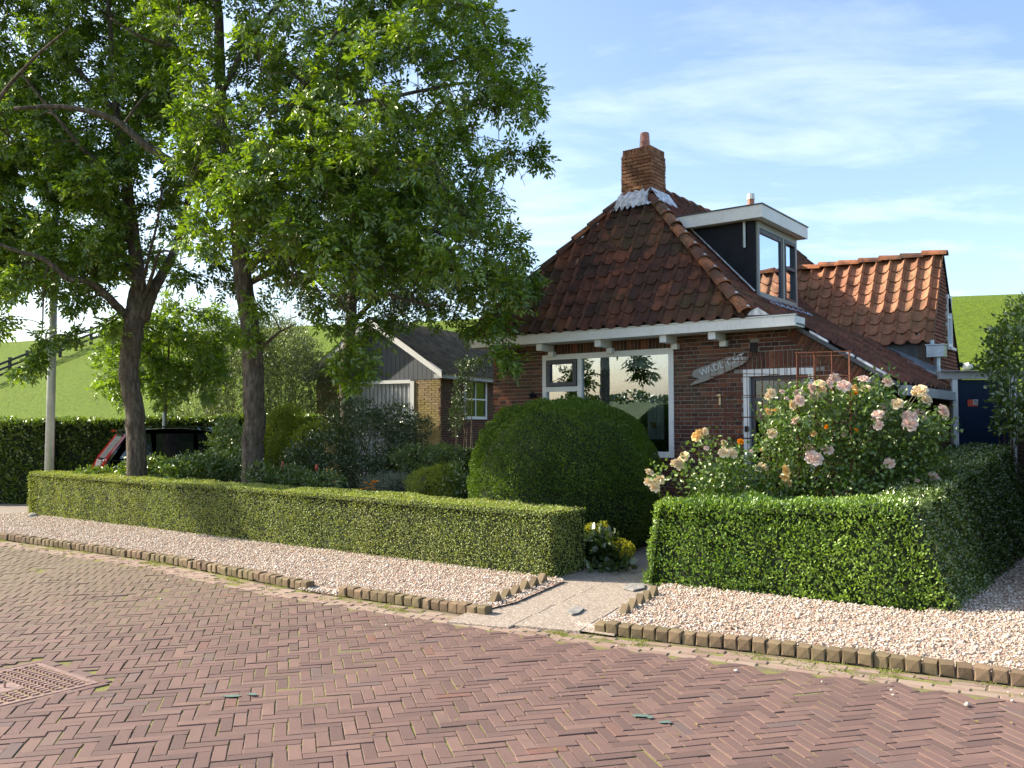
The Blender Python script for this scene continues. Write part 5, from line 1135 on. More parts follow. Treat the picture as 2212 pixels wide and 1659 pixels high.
# --- trees
def catmull(pts, n=5):
    P = [np.asarray(p, float) for p in pts]; P = [P[0] * 2 - P[1]] + P + [P[-1] * 2 - P[-2]]; out = []
    for i in range(1, len(P) - 2):
        for k in range(n):
            t = k / n; out.append(.5 * ((2 * P[i]) + (-P[i - 1] + P[i + 1]) * t + (2 * P[i - 1] - 5 * P[i] + 4 * P[i + 1] - P[i + 2]) * t * t + (-P[i - 1] + 3 * P[i] - 3 * P[i + 1] + P[i + 2]) * t ** 3))
    out.append(P[-2]); return out
def tree(name, label, trunk, limbs, clusters, leafm, L=.085, w=.034, per=36, crad=.5, rnd=0, cat='tree', twigs=5, group=None, barkm=None, droop=.5, minr=.009, bare=()):
    """trunk/limbs: lists of ((x,y,z), r); clusters: list of (point, radius)"""
    barkm = barkm or bark_m
    rr_ = np.random.default_rng(rnd); base = np.asarray(trunk[0][0]) * arr(1, 1, 0); T = thing(name, label, cat, base, group)
    nodes = []; nr = []
    def add_limb(spec, nm, seg):
        pts = catmull([s_[0] for s_ in spec], 6); rs = np.interp(np.linspace(0, len(spec) - 1, len(pts)), range(len(spec)), [s_[1] for s_ in spec])
        jit = [np.asarray(p) + (rr_.normal(size=3) * rs[i] * .05 if 0 < i < len(pts) - 1 else 0) for i, p in enumerate(pts)]
        nodes.extend(jit); nr.extend(rs); return jit, rs
    p, r_ = add_limb(trunk, 'trunk', 14); rr2 = r_.copy(); rr2[0] *= 1.25
    if len(rr2) > 1: rr2[1] *= 1.08
    MB().tube(p, rr2, 14).build('trunk', barkm, T, True)
    for sp in limbs:
        p, r_ = add_limb(sp, 'limb', 8); MB().tube(p, r_, 8).build('limb', barkm, T, True)
    NP = np.array(nodes); NR = np.array(nr); tw = MB(); cl = [(np.asarray(c), r) for c, r in clusters]
    rem = list(range(len(cl))); 
    dist = np.array([np.min(np.linalg.norm(NP - c, axis=1)) for c, _ in cl]) if cl else []
    lb = LB()
    for ci in sorted(rem, key=lambda i: dist[i]):
        c, cr_ = cl[ci]; dv = NP - c; dd = np.linalg.norm(dv, axis=1) + np.maximum(0, dv[:, 2]) * .5; j = int(np.argmin(dd)); p0 = NP[j]; r0 = min(NR[j] * .6, .012 + .013 * dd[j] + .004); r0 = max(r0, minr)
        midp = (p0 + c) / 2 + rr_.normal(size=3) * .07 * dd[j] + UP * .10 * dd[j]; pts = catmull([p0, midp, c], 3); rs = np.linspace(r0, max(minr * .6, r0 * .45), len(pts)); tw.tube(pts, rs, 5, False)
        NP = np.vstack([NP, np.array(pts[1:])]); NR = np.r_[NR, rs[1:]]
        # twigs radiating from the cluster centre, leaves pinnate along them
        for k in range(twigs):
            dr = nrm(rr_.normal(size=3) * arr(1, 1, .7) + nrm(c - p0) * .9); ln = cr_ * rr_.uniform(.6, 1.15); e = c + dr * ln - UP * ln * .25; m_ = c + dr * ln * .5 + UP * ln * .05; tp = catmull([c, m_, e], 3); tw.tube(tp, np.linspace(max(minr * .55, rs[-1] * .6), .003, len(tp)), 4, False)
            if ci in bare: continue
            ns = max(2, int(per / twigs)); f = rr_.uniform(.25, 1.0, ns)
            ti = np.clip((f * (len(tp) - 1)), 0, len(tp) - 1.001); i0 = ti.astype(int); fr = (ti - i0)[:, None]; A0 = np.array(tp)[i0]; A1 = np.array(tp)[i0 + 1]; B0 = A0 * (1 - fr) + A1 * fr
            # compound leaf rachis
            rd = norm_(rr_.normal(size=(ns, 3)) + dr * .5 - UP * droop * .6); rl = L * rr_.uniform(1.6, 2.6, ns)
            nl = 7; ks = np.array([.35, .35, .62, .62, .88, .88, 1.0]); sg = np.array([1, -1, 1, -1, 1, -1, 0])
            side = norm_(np.cross(rd, rr_.normal(size=(ns, 3)) * .5 + UP)); up_ = np.cross(side, rd)
            PB = B0[:, None] + rd[:, None] * (rl[:, None] * ks)[:, :, None] - UP * ((rl[:, None] * ks ** 2 * .25 * droop)[:, :, None])
            DD = rd[:, None] * (.75 + .6 * (sg == 0))[None, :, None] + side[:, None] * (sg * .9)[None, :, None] - UP * droop * .45 + rr_.normal(size=(ns, nl, 3)) * .18
            PB = PB.reshape(-1, 3); DD = norm_(DD.reshape(-1, 3)); NN = norm_(np.repeat(up_, nl, 0) + rr_.normal(size=(ns * nl, 3)) * .45)
            V, Fc = leaves(PB, DD, NN, L * rr_.uniform(.75, 1.2, ns * nl), w * rr_.uniform(.8, 1.2, ns * nl)); lb.add(V, Fc)
    o = tw.build('branches', twig_m, T, True)
    if o: o['kind'] = 'stuff'
    lb.build('crown', leafm, T); print(name, 'clusters', len(cl), 'leaf tris', sum(len(f) for f in lb.F)); return T
def uvpoly_pts(poly, n, Yc, dY, seed, rmin=.35, rmax=.6, front=None, cull=None, void=()):
    rr_ = np.random.default_rng(seed); P_ = np.array(poly, float); lo, hi = P_.min(0), P_.max(0); cen = P_.mean(0); out = []
    tries = 0
    while len(out) < n and tries < n * 60:
        tries += 1; q = rr_.uniform(lo, hi)
        if not inpoly(q[None], poly)[0]: continue
        if any((q[0] - a) ** 2 / rx ** 2 + (q[1] - b_) ** 2 / ry ** 2 < 1 for a, b_, rx, ry in void): continue
        e = min(1, math.hypot((q[0] - cen[0]) / (hi[0] - lo[0]) * 2, (q[1] - cen[1]) / (hi[1] - lo[1]) * 2)); dep = dY * math.sqrt(max(.1, 1 - e * e * .8))
        Y = Yc + dep * rr_.uniform(-1, 1)
        # keep real-world outline: scale the image offset to the chosen depth about the crown centre
        p = atY(q[0], q[1], Y)
        if p[2] < .8: continue
        out.append((p, rr_.uniform(rmin, rmax)))
    return out
def limb(uvs, Y0, Y1, r0, r1):
    n = len(uvs); return [(atY(u, v, Y0 + (Y1 - Y0) * i / (n - 1)), r0 + (r1 - r0) * i / (n - 1)) for i, (u, v) in enumerate(uvs)]
# tree A: right-hand ash
YA = 14.4
ta = [(atY(545, 1150, YA) * arr(1, 1, 0), .19), (atY(546, 1010, YA), .175), (atY(549, 900, YA), .172), (atY(546, 780, YA), .165), (atY(538, 690, YA), .150), (atY(524, 600, YA), .145), (atY(517, 500, YA), .14), (atY(505, 400, YA), .125), (atY(490, 330, YA), .11), (atY(478, 230, YA), .095), (atY(474, 77, YA + .2), .08), (atY(470, -60, YA + .4), .06), (atY(500, -230, YA + .6), .035)]
la_ = [limb([(526, 470), (560, 390), (582, 340), (602, 293), (633, 225), (690, 130), (760, 20)], YA, YA - 1.2, .11, .03),
       limb([(524, 490), (560, 445), (600, 405), (656, 359), (740, 330), (850, 300), (960, 240)], YA, YA + 1.8, .085, .02),
       limb([(512, 440), (455, 386), (386, 359), (309, 309), (239, 255), (135, 231), (30, 235)], YA, YA - 1.0, .095, .03),
       limb([(490, 325), (470, 301), (424, 270), (366, 243), (300, 250), (220, 200)], YA, YA + 1.5, .06, .02),
       limb([(476, 130), (405, 108), (328, 91), (240, 40)], YA, YA - 1.6, .045, .015),
       limb([(522, 590), (600, 540), (690, 560), (770, 600), (850, 640), (930, 660)], YA, YA - 1.3, .06, .018),
       limb([(522, 620), (640, 560), (800, 480), (950, 440), (1060, 470)], YA, YA + .8, .055, .015),
       limb([(602, 293), (720, 235), (870, 205), (1000, 180), (1090, 190)], YA - .6, YA - .4, .05, .014),
       limb([(478, 200), (560, 60), (700, -80), (860, -150)], YA, YA + 1, .06, .02),
       limb([(546, 770), (600, 720), (640, 700)], YA, YA - .5, .03, .01)]
polyA = [(380, -320), (700, -420), (930, -330), (1010, -120), (1030, 20), (1090, 100), (1130, 200), (1120, 300), (1050, 330), (1050, 420), (1090, 480), (1110, 560), (1130, 630), (1060, 670), (980, 640), (900, 640), (820, 620), (700, 630), (600, 610), (560, 560), (430, 470), (400, 300), (340, 200), (330, 0)]
clA = uvpoly_pts(polyA, 430, YA - .3, 2.7, 21, .28, .50, void=[(1085, 330, 45, 60), (470, 40, 60, 60), (700, 600, 60, 30)])
for (u, v, Y, r_) in [(1100, 330, 14.2, .22), (1140, 318, 14.2, .2), (1160, 340, 14.2, .14), (1100, 640, 13.6, .25), (1130, 625, 13.5, .22), (1060, 700, 13.2, .28), (1085, 735, 13.0, .24), (1100, 775, 12.9, .2), (1075, 690, 13.1, .25), (1120, 600, 13.8, .22), (760, 740, 13.3, .3), (780, 775, 13.2, .28), (745, 790, 13.3, .25), (735, 690, 13.4, .3), (800, 700, 13.5, .25), (850, 680, 13.8, .3), (765, 815, 13.2, .18), (920, 680, 14, .3), (700, 640, 13.6, .35), (660, 600, 13.4, .4), (980, 680, 14.4, .3), (1020, 700, 14, .2), (1150, 190, 14.4, .22), (1140, 240, 14.4, .22), (1120, 130, 14.4, .25), (450, 430, 12.4, .25), (440, 480, 12.4, .22), (455, 520, 12.4, .2), (560, 660, 13.9, .2), (540, 730, 14, .12)]:
    clA.append((atY(u, v, Y), r_))
clA += uvpoly_pts([(400, 250), (860, 250), (900, 560), (560, 560), (430, 500)], 44, 12.5, .8, 92, .3, .45)  # extra leaf clusters added to shade the yew and the house front
nA = len(clA); clA += uvpoly_pts([(420, 120), (1000, 120), (1080, 300), (1060, 560), (900, 680), (640, 660), (440, 420)], 60, 12.9, 1.0, 55, .5, .8)
clA += [(atY(1085, 405, 14.0), .35), (atY(1100, 490, 14), .3), (atY(1095, 345, 14), .3)]
tree('ash_tree', 'tall spreading ash with straight grey trunk between the parked car and the garage', ta, la_, clA, ash_m, L=.100, w=.043, per=36, rnd=1, bare=set(range(nA, nA + 63)))
# tree B: left ash with crooked trunk
YB = 15.2
tb = [(atY(298, 1130, YB) * arr(1, 1, 0), .185), (atY(295, 980, YB), .165), (atY(291, 890, YB), .158), (atY(278, 805, YB), .160), (atY(287, 727, YB), .17), (atY(293, 670, YB), .175), (atY(298, 612, YB), .12), (atY(292, 540, YB), .11), (atY(281, 460, YB), .10), (atY(275, 400, YB), .09), (atY(268, 345, YB), .08), (atY(250, 230, YB), .06), (atY(240, 90, YB), .045), (atY(230, -60, YB), .03)]
lb_ = [limb([(305, 690), (330, 630), (349, 596), (380, 535), (404, 442), (430, 350), (450, 230)], YB, YB + .8, .12, .03),
       limb([(285, 690), (262, 672), (222, 630), (185, 606), (148, 602), (95, 560), (30, 540), (-60, 500)], YB, YB - 1.6, .085, .02),
       limb([(282, 600), (272, 560), (256, 528), (238, 488), (216, 457), (180, 420), (120, 390)], YB, YB + 1, .06, .015),
       limb([(275, 516), (222, 513), (173, 531), (110, 555), (62, 569), (-10, 585), (-90, 575)], YB, YB - .8, .05, .015),
       limb([(272, 386), (231, 366), (185, 328), (120, 250), (40, 150)], YB, YB - 1.4, .06, .016), limb([(308, 650), (330, 590), (345, 545), (380, 545)], YB, YB - .6, .04, .015),
       limb([(300, 660), (320, 560), (340, 480), (350, 400)], YB, YB - .8, .035, .012), limb([(250, 240), (150, 130), (60, 30), (-20, -60)], YB, YB + 1, .05, .015), limb([(110, 555), (95, 620), (92, 700), (85, 760)], YB - .8, YB - .9, .02, .008),
       limb([(-90, 480), (-20, 250), (60, 140), (150, 60)], YB - 1, YB - 2, .05, .015)]
polyB = [(-260, -360), (380, -340), (420, 0), (400, 200), (470, 330), (450, 420), (400, 500), (330, 560), (250, 560), (210, 600), (60, 600), (-60, 640), (-80, 300), (-260, 200)]
clB = uvpoly_pts(polyB, 620, YB + 1.2, 2.3, 33, .30, .54, void=[(330, 500, 40, 45), (200, 480, 45, 22), (120, 660, 60, 60), (280, 420, 60, 60), (400, 440, 30, 40), (360, 350, 60, 40), (150, 500, 50, 20)])
for (u, v, Y, r_) in [(10, 640, 14.2, .3), (-20, 700, 14, .3), (20, 690, 14, .2), (95, 735, 14, .15), (75, 775, 14, .15), (60, 795, 14, .12), (150, 725, 14.3, .12), (160, 640, 14.4, .15), (420, 600, 14.4, .3), (450, 560, 14.5, .3), (480, 610, 14.6, .25), (390, 580, 14.6, .2), (200, 640, 14.8, .2), (130, 620, 14.5, .25), (45, 600, 14.2, .3), (240, 700, 14.8, .15), (430, 480, 14, .3)]:
    clB.append((atY(u, v, Y), r_))
clB += uvpoly_pts([(-80, 330), (260, 330), (270, 560), (200, 610), (-80, 630)], 90, YB + .2, 1.4, 91, .3, .5)
tree('ash_tree', 'leaning ash with forked crooked trunk beside the lamp post', tb, lb_, clB, ash_m, L=.098, w=.042, per=42, rnd=2)
# tree C: dark trunk before the garage
YC = 20.8
tcn = [(atY(752, 1080, YC) * arr(1, 1, 0), .17), (atY(749, 900, YC), .15), (atY(748, 820, YC), .145), (atY(758, 690, YC), .13), (atY(765, 600, YC), .11), (atY(760, 480, YC), .08), (atY(765, 350, YC), .05)]
lc_ = [limb([(758, 700), (820, 640), (900, 600), (980, 560)], YC, YC - 1, .07, .02), limb([(760, 680), (700, 620), (640, 560), (600, 500)], YC, YC + 1, .07, .02), limb([(764, 620), (840, 540), (920, 440), (960, 350)], YC, YC + 1, .06, .02)]
polyC = [(560, 480), (620, 380), (760, 320), (920, 330), (1030, 420), (1060, 520), (1070, 600), (1020, 650), (900, 650), (820, 660), (700, 660), (640, 650), (590, 600)]
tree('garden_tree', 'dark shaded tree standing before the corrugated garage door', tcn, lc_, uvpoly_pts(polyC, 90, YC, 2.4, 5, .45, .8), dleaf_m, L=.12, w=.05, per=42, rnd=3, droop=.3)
# young staked tree
YY = 18.6
ty = [(atY(357, 1000, YY) * arr(1, 1, 0), .03), (atY(357, 900, YY), .026), (atY(362, 800, YY), .022), (atY(368, 700, YY), .016)]
polyY = [(232, 770), (250, 690), (330, 650), (420, 660), (490, 690), (500, 760), (450, 830), (420, 860), (340, 870), (310, 820), (240, 850)]
tree('young_tree', 'slim young staked tree with bright green leaves behind the crooked trunk', ty, [], uvpoly_pts(polyY, 75, YY, 1.1, 8, .3, .45), young_m, L=.10, w=.045, per=34, rnd=4, droop=.6)
st0 = atY(357, 1000, YY - .15) * arr(1, 1, 0) + arr(-.05, 0, 0); MB().tube([st0, st0 + UP * 1.95], .028, 8).build('stake', steel_m, bpy.data.objects['young_tree'])

# --- shrubs built from sprays
def shrub(name, label, blobs, n, L, w, mat, cat='shrub', seed=0, stems=8, shell=.55, up=.35, group=None, shape='fold', fill=True, barkm=None):
    """blobs: (u, v, Y, ru, rv, rd): centre pixel, depth and radii (pixels, pixels, metres)"""
    rr_ = np.random.default_rng(seed); E = []
    for (u, v, Y, ru, rv, rd) in blobs:
        c = atY(u, v, Y); k = Y / F; E.append((c, ru * k, rd, rv * k))
    base = arr(E[0][0][0], E[0][0][1], 0); T = thing(name, label, cat, base, group); vol = np.array([a * b_ + b_ * c_ + a * c_ for _, a, b_, c_ in E]); vol /= vol.sum(); lb = LB(); st = MB()
    for (c, ax, ay, az), f in zip(E, vol):
        m_ = int(n * f / 5); D0 = norm_(rr_.normal(size=(m_, 3))); r_ = rr_.uniform(shell, 1, m_) ** .6; bumpf = 1 + .10 * vnoise(D0 * 3 + c, 1.0); P = c + D0 * np.array([ax, ay, az]) * (r_ * bumpf)[:, None]; ok = P[:, 2] > .03; P = P[ok]; D0 = D0[ok]; m_ = len(P)
        for k in range(5):     # sprays of five leaves
            D = norm_(D0 * .7 + rr_.normal(size=(m_, 3)) * .75 + UP * up); Q = P + D0 * (k * L * .25) + rr_.normal(size=(m_, 3)) * L * .4
            V, Fc = leaves(Q, D, norm_(rr_.normal(size=(m_, 3)) * .7 + D0 * .7), L * rr_.uniform(.7, 1.25, m_), w * rr_.uniform(.8, 1.2, m_), shape); lb.add(V, Fc)
        for k in range(max(2, int(stems * f))):
            d = nrm(rr_.normal(size=3) + UP * .8); e = c + d * arr(ax, ay, az) * .9; b0 = arr(c[0] + rr_.normal() * ax * .2, c[1] + rr_.normal() * ay * .2, 0); st.tube(catmull([b0, (b0 + e) / 2 + rr_.normal(size=3) * .04, e], 3), [.012, .010, .009, .008, .006, .005, .004], 4, False)
    lb.build('foliage', mat, T); o = st.build('stems', barkm or twig_m, T)
    if o: o['kind'] = 'stuff'
    return T
shrub('tall_shrub', 'tall grey-green willowy screen rising behind the back hedge', [(430, 850, 23.5, 70, 130, 1.2), (520, 820, 24, 90, 150, 1.3), (610, 830, 24, 80, 150, 1.3), (665, 850, 24.5, 50, 120, 1.0), (470, 760, 24.5, 60, 90, 1.2), (590, 750, 25, 80, 80, 1.2)], 60000, .075, .022, willow_m, 'shrub', 1, 60, shell=.35, up=.6)
shrub('dark_shrub', 'big loose dark shrub in front of the garage door', [(800, 960, 16.6, 105, 75, .9), (700, 985, 16.3, 70, 60, .7), (760, 900, 16.8, 60, 45, .6), (850, 910, 16.8, 55, 40, .6), (880, 990, 16.4, 55, 60, .6), (905, 925, 16.5, 30, 24, .3), (650, 1000, 16, 40, 40, .5), (740, 1020, 15.8, 110, 40, .7)], 26000, .045, .024, dleaf_m, 'shrub', 2, 50, shell=.4)
shrub('golden_conifer', 'narrow sunlit yellow-green conifer right of the straight trunk', [(605, 935, 17.8, 32, 50, .4), (625, 905, 17.8, 26, 28, .3), (600, 990, 17.6, 26, 45, .4)], 9000, .05, .022, gold_m, 'conifer', 3, 6, shell=.6, up=.8)
shrub('dwarf_conifer', 'second yellow-green conifer, low, left of the dark shrub', [(655, 965, 17, 22, 38, .3), (690, 935, 17.2, 45, 22, .35)], 5000, .045, .02, gold_m, 'conifer', 4, 6, shell=.6, up=.8)
shrub('golden_cushion', 'rounded golden-green cushion conifer behind the left hedge near the yew', [(930, 1050, 13.6, 50, 38, .45), (960, 1025, 13.7, 36, 20, .35)], 9000, .028, .012, gold_m, 'conifer', 5, 4, shell=.7, up=.6)
shrub('leafy_bush', 'loose bush with glossy leaves under the leaning ash', [(215, 1030, 16.3, 50, 16, .4), (330, 1015, 15.7, 70, 24, .4), (420, 1012, 15.2, 70, 26, .5)], 6000, .065, .036, beech_m, 'shrub', 6, 26, shell=.3)
shrub('side_bush', 'dense mid-green bush between the car and the straight trunk', [(492, 965, 16.2, 34, 62, .5), (500, 1010, 15.6, 50, 35, .5)], 5500, .055, .03, beech_m, 'shrub', 7, 16, shell=.35)
shrub('hanging_shrub', 'tall arching shrub at the right edge above the blue door', [(2185, 745, 12.6, 48, 60, .5), (2200, 850, 12.4, 50, 70, .5), (2150, 790, 12.8, 30, 28, .35), (2230, 700, 12.8, 45, 70, .5), (2195, 915, 12.2, 25, 34, .4)], 4000, .075, .042, beech_m, 'shrub', 9, 30, shell=.1, up=.5)
shrub('climbing_rose', 'thin climber on the shaded side wall of the garage', [(1000, 850, 22.2, 18, 60, .25), (1020, 790, 22.4, 40, 18, .3), (985, 900, 22, 12, 50, .2)], 2500, .06, .03, dleaf_m, 'climber', 10, 10, shell=.2)
shrub('silver_plant', 'grey-leaved cushion plant behind the left hedge', [(850, 1048, 14.2, 70, 24, .4)], 5000, .04, .008, silver_m, 'plant', 11, 4, shell=.4)
shrub('border_plants', 'mixed green border plants behind the left hedge', [(620, 1030, 14.6, 60, 22, .4), (700, 1040, 14.4, 50, 18, .4), (985, 1040, 13.4, 30, 40, .35), (900, 990, 15.5, 60, 30, .4), (960, 985, 16, 50, 25, .4), (560, 1022, 14.2, 25, 22, .25)], 7000, .05, .024, beech_m, 'plants', 12, 12, shell=.3, up=.7)
# plants beside the path
shrub('lady_mantle', 'low lime-yellow flowering clump beside the path', [(1338, 1190, 10.45, 32, 24, .22)], 5200, .013, .010, alch_m, 'flowers', 13, 3, shell=.55, up=.6)
shrub('lime_flower_stems', 'taller lime-yellow flower sprays beside the hedge end', [(1275, 1142, 10.7, 12, 10, .12), (1296, 1150, 10.7, 14, 10, .12), (1302, 1133, 10.7, 10, 6, .1)], 1800, .014, .011, alch_m, 'flowers', 14, 6, shell=.2, up=.6)
shrub('broadleaf_plant', 'broad-leaved dark green plant between the hedge end and the yellow clump', [(1290, 1195, 10.5, 34, 34, .3), (1320, 1235, 10.1, 36, 14, .2)], 1100, .09, .085, dleaf_m, 'plant', 15, 4, shell=.4, up=.5, shape='oval')
# marigolds and pokers
fl = thing('marigold', 'cluster of bright orange marigolds showing over the left hedge', 'flowers', atY(800, 1060, 13.6) * arr(1, 1, 0))
for (u, v) in [(780, 1058), (792, 1056), (803, 1053), (799, 1048), (806, 1058), (788, 1044), (808, 1044), (813, 1041), (805, 1041)]:
    p = atY(u, v, 13.4 + rr.uniform(-.1, .1)); V = []; Fc = []; lbq = MB()
    for k in range(12):
        a = k * .5236 * 1.3; d = arr(math.cos(a), math.sin(a), .25 + .5 * (k % 3) * .4); s_ = nrm(arr(-d[1], d[0], 0)); lbq.add([p, p + d * .025 + s_ * .014, p + d * .042, p + d * .025 - s_ * .014], [(0, 1, 2, 3)])
    lbq.build('flower_head', pet_or, fl); MB().tube([p, arr(p[0], p[1], .3)], .005, 4).build('stem', stem_m, fl)
pk_ = thing('red_hot_poker', 'two red-orange poker flowers among the shaded border plants', 'flowers', atY(700, 1050, 14.6) * arr(1, 1, 0))
for (u, v) in [(611, 1004), (684, 1010)]:
    p = atY(u, v, 14.8); MB().tube([p - UP * .06, p, p + UP * .06], [.02, .03, .012], 7).build('flower_head', orange_pl, pk_); MB().tube([p - UP * .06, arr(p[0], p[1], .1)], .006, 4).build('stem', stem_m, pk_)

# grass and moss tufts in the gutter and at the kerb foot
Q = []
for i in range(1500):
    sv = rr.uniform(0, seg[-1]); a = along(sv); t = nrm(along(sv + .1) - a); n_ = arr(t[1], -t[0], 0); p = a + n_ * abs(rr.gauss(.10, .10)); 
    if math.sin(sv * 3.1) + math.sin(sv * 7.7) + rr.gauss(0, .8) > .5 and abs(p[0]) < p[1] * .66 + .3 and p[1] < 13: Q.append(p)
Q = np.array(Q); lb = LB(); nt_ = len(Q)
for k in range(26):
    D = norm_(unit(nt_) * .9 + UP * .55); D[:, 2] = np.abs(D[:, 2]); V, Fc = leaves(Q + rng.normal(size=(nt_, 3)) * np.array([.022, .022, 0]) + UP * -.002, D, unit(nt_), .018 * rng.uniform(.4, 1.5, nt_), .004); lb.add(V, Fc)
o = lb.build('gutter_grass', blade_m, None)
Q3 = np.c_[FQ, [.008 if q[1] < smk(q[0]) else .066 for q in FQ]]; nq = len(Q3); D = unit(nq); D[:, 2] *= .15; V, Fc = leaves(Q3, norm_(D), norm_(unit(nq) * .3 + UP), .035 * rng.uniform(.5, 1.3, nq), .016); lb = LB(); lb.add(V, Fc); lb.build('fallen_leaves', m_leaf('fallen_leaf', [(.22, .13, .04), (.30, .22, .06), (.12, .14, .03)], .2, .03, .6), None)
# --- rose bush
RY = 9.75
rose = thing('rose_bush', 'large rose bush with pale pink, cream and apricot blooms behind the privet hedge', 'rose bush', atY(1780, 1090, 9.9) * arr(1, 1, 0))
RP = [(880, 260), (1330, 230), (1600, 230), (1700, 330), (1950, 420), (1900, 620), (1850, 760), (1600, 900), (1300, 950), (600, 940), (420, 860), (560, 640), (820, 600), (850, 400)]
cD = lambda x, y: ((1580 + x / 2.3696) / 1.17179, (880 + y / 2.3696) / 1.17179)
rpoly = [cD(*p) for p in RP]; clR = []
rr_ = np.random.default_rng(77); P_ = np.array(rpoly); lo, hi = P_.min(0), P_.max(0)
cen = []
while len(cen) < 800:
    q = rr_.uniform(lo, hi)
    if inpoly(q[None], rpoly)[0]: cen.append(atY(q[0], q[1], RY + rr_.uniform(-.45, .75)))
for q, yy in [((430, 840), 9.5), ((420, 800), 9.5), ((640, 660), 9.5), ((470, 560), 9.5), ((1900, 450), 9.9), ((1880, 720), 9.9), ((1540, 190), 9.7), ((390, 700), 9.3), ((230, 745), 9.3)]:
    for k in range(3): cen.append(atY(*cD(*q), yy) + rr_.normal(size=3) * .03)
cen = np.array(cen); lb = LB()
for k in range(16):
    m_ = len(cen); off = rr_.normal(size=(m_, 3)) * .075; D = norm_(rr_.normal(size=(m_, 3)) + np.array([0, -.3, .15]) + sdn * .15); V, Fc = leaves(cen + off, D, norm_(rr_.normal(size=(m_, 3)) * .6 + np.array([-.3, -.4, .7])), .056 * rr_.uniform(.6, 1.25, m_), .040 * rr_.uniform(.8, 1.15, m_), 'oval'); lb.add(V, Fc)
lb.build('leaves', rose_leaf_m, rose)
def bloom_mesh(r_, seed, mat, name='rose_bloom'):
    rq = random.Random(seed); V = []; Fc = []
    rings = [(5, .22, .95), (6, .45, .8), (7, .72, .5), (8, 1.0, .12)]
    for (n, rad, hgt) in rings:
        for k in range(n):
            a = 2 * math.pi * (k + rq.random() * .5) / n + rad * 3; c, s = math.cos(a), math.sin(a); ta, tb_ = -s, c; w = rad * .75 + .2; h0, h1, h2 = 0, hgt * .55 + .12, hgt * .75 + .2 + rq.uniform(-.08, .08)
            rows = [(.10 * rad, h0, w * .35), (.75 * rad, h1 * .6, w * .8), (1.0 * rad + .05, h2, w * .75), (1.12 * rad + .06, h2 - .06 - .10 * rad, w * .35)]
            b0 = len(V)
            for (rd_, hh, ww) in rows:
                for sgn in (-1, 0, 1):
                    curl = .10 * (1 - abs(sgn)); V.append(((c * (rd_ + curl * .8) + ta * ww * .5 * sgn) * r_, (s * (rd_ + curl * .8) + tb_ * ww * .5 * sgn) * r_, (hh + .03 * rq.uniform(-1, 1)) * r_ * .85))
            for i in range(3):
                for j in range(2): Fc.append((b0 + i * 3 + j, b0 + i * 3 + j + 1, b0 + (i + 1) * 3 + j + 1, b0 + (i + 1) * 3 + j))
    me = bpy.data.meshes.new(name); me.from_pydata(V, [], Fc); me.update(); me.materials.append(mat); me.polygons.foreach_set('use_smooth', [True] * len(me.polygons)); return me
BM = {k: [bloom_mesh(1.0, 5 * i + j, m_) for j in range(3)] for i, (k, m_) in enumerate({'c': pet_cream, 'p': pet_pink, 'y': pet_yel, 'o': pet_or}.items())}
blooms = [(155, 740, 'c', 44), (150, 800, 'c', 48), (207, 790, 'c', 54), (187, 835, 'c', 50), (305, 690, 'c', 44), (335, 695, 'c', 60), (358, 650, 'c', 50), (428, 530, 'y', 50), (458, 508, 'y', 46), (492, 500, 'c', 40), (605, 575, 'c', 40), (598, 625, 'c', 56), (648, 627, 'c', 58), (820, 710, 'c', 64), (978, 735, 'y', 56), (965, 772, 'y', 44), (985, 805, 'y', 46), (888, 512, 'c', 50), (700, 560, 'o', 32), (1110, 600, 'p', 50), (1142, 655, 'p', 84), (1220, 605, 'p', 58), (1055, 267, 'p', 60), (1057, 312, 'p', 58), (1015, 342, 'c', 50), (1020, 430, 'p', 48), (888, 268, 'c', 50), (862, 292, 'c', 34), (950, 260, 'p', 28), (978, 302, 'p', 30), (870, 380, 'y', 40), (908, 370, 'y', 36), (1172, 206, 'c', 58), (1132, 238, 'p', 50), (1268, 183, 'p', 54), (1238, 214, 'p', 48), (1192, 242, 'c', 50), (1135, 282, 'p', 62), (1320, 222, 'p', 66), (1387, 236, 'y', 36), (1380, 272, 'o', 36), (1442, 180, 'p', 58), (1450, 240, 'c', 44), (1582, 202, 'p', 48), (1636, 332, 'c', 60), (1772, 252, 'c', 74), (1816, 300, 'c', 70), (1745, 272, 'y', 34), (1715, 410, 'p', 70), (1786, 394, 'p', 62), (1715, 456, 'p', 70), (1926, 380, 'p', 70), (1562, 356, 'p', 56), (1520, 392, 'p', 56), (1515, 440, 'p', 48), (1542, 412, 'c', 48), (1520, 462, 'p', 50), (1590, 690, 'p', 52), (1856, 775, 'p', 60), (865, 935, 'p', 38), (1210, 475, 'o', 24), (1320, 520, 'c', 30), (1395, 492, 'o', 22), (1135, 512, 'y', 34), (1310, 492, 'o', 18), (495, 600, 'p', 26), (1760, 795, 'p', 20), (830, 612, 'y', 26), (765, 620, 'p', 20)]
can = MB(); rl = wloc(rose)
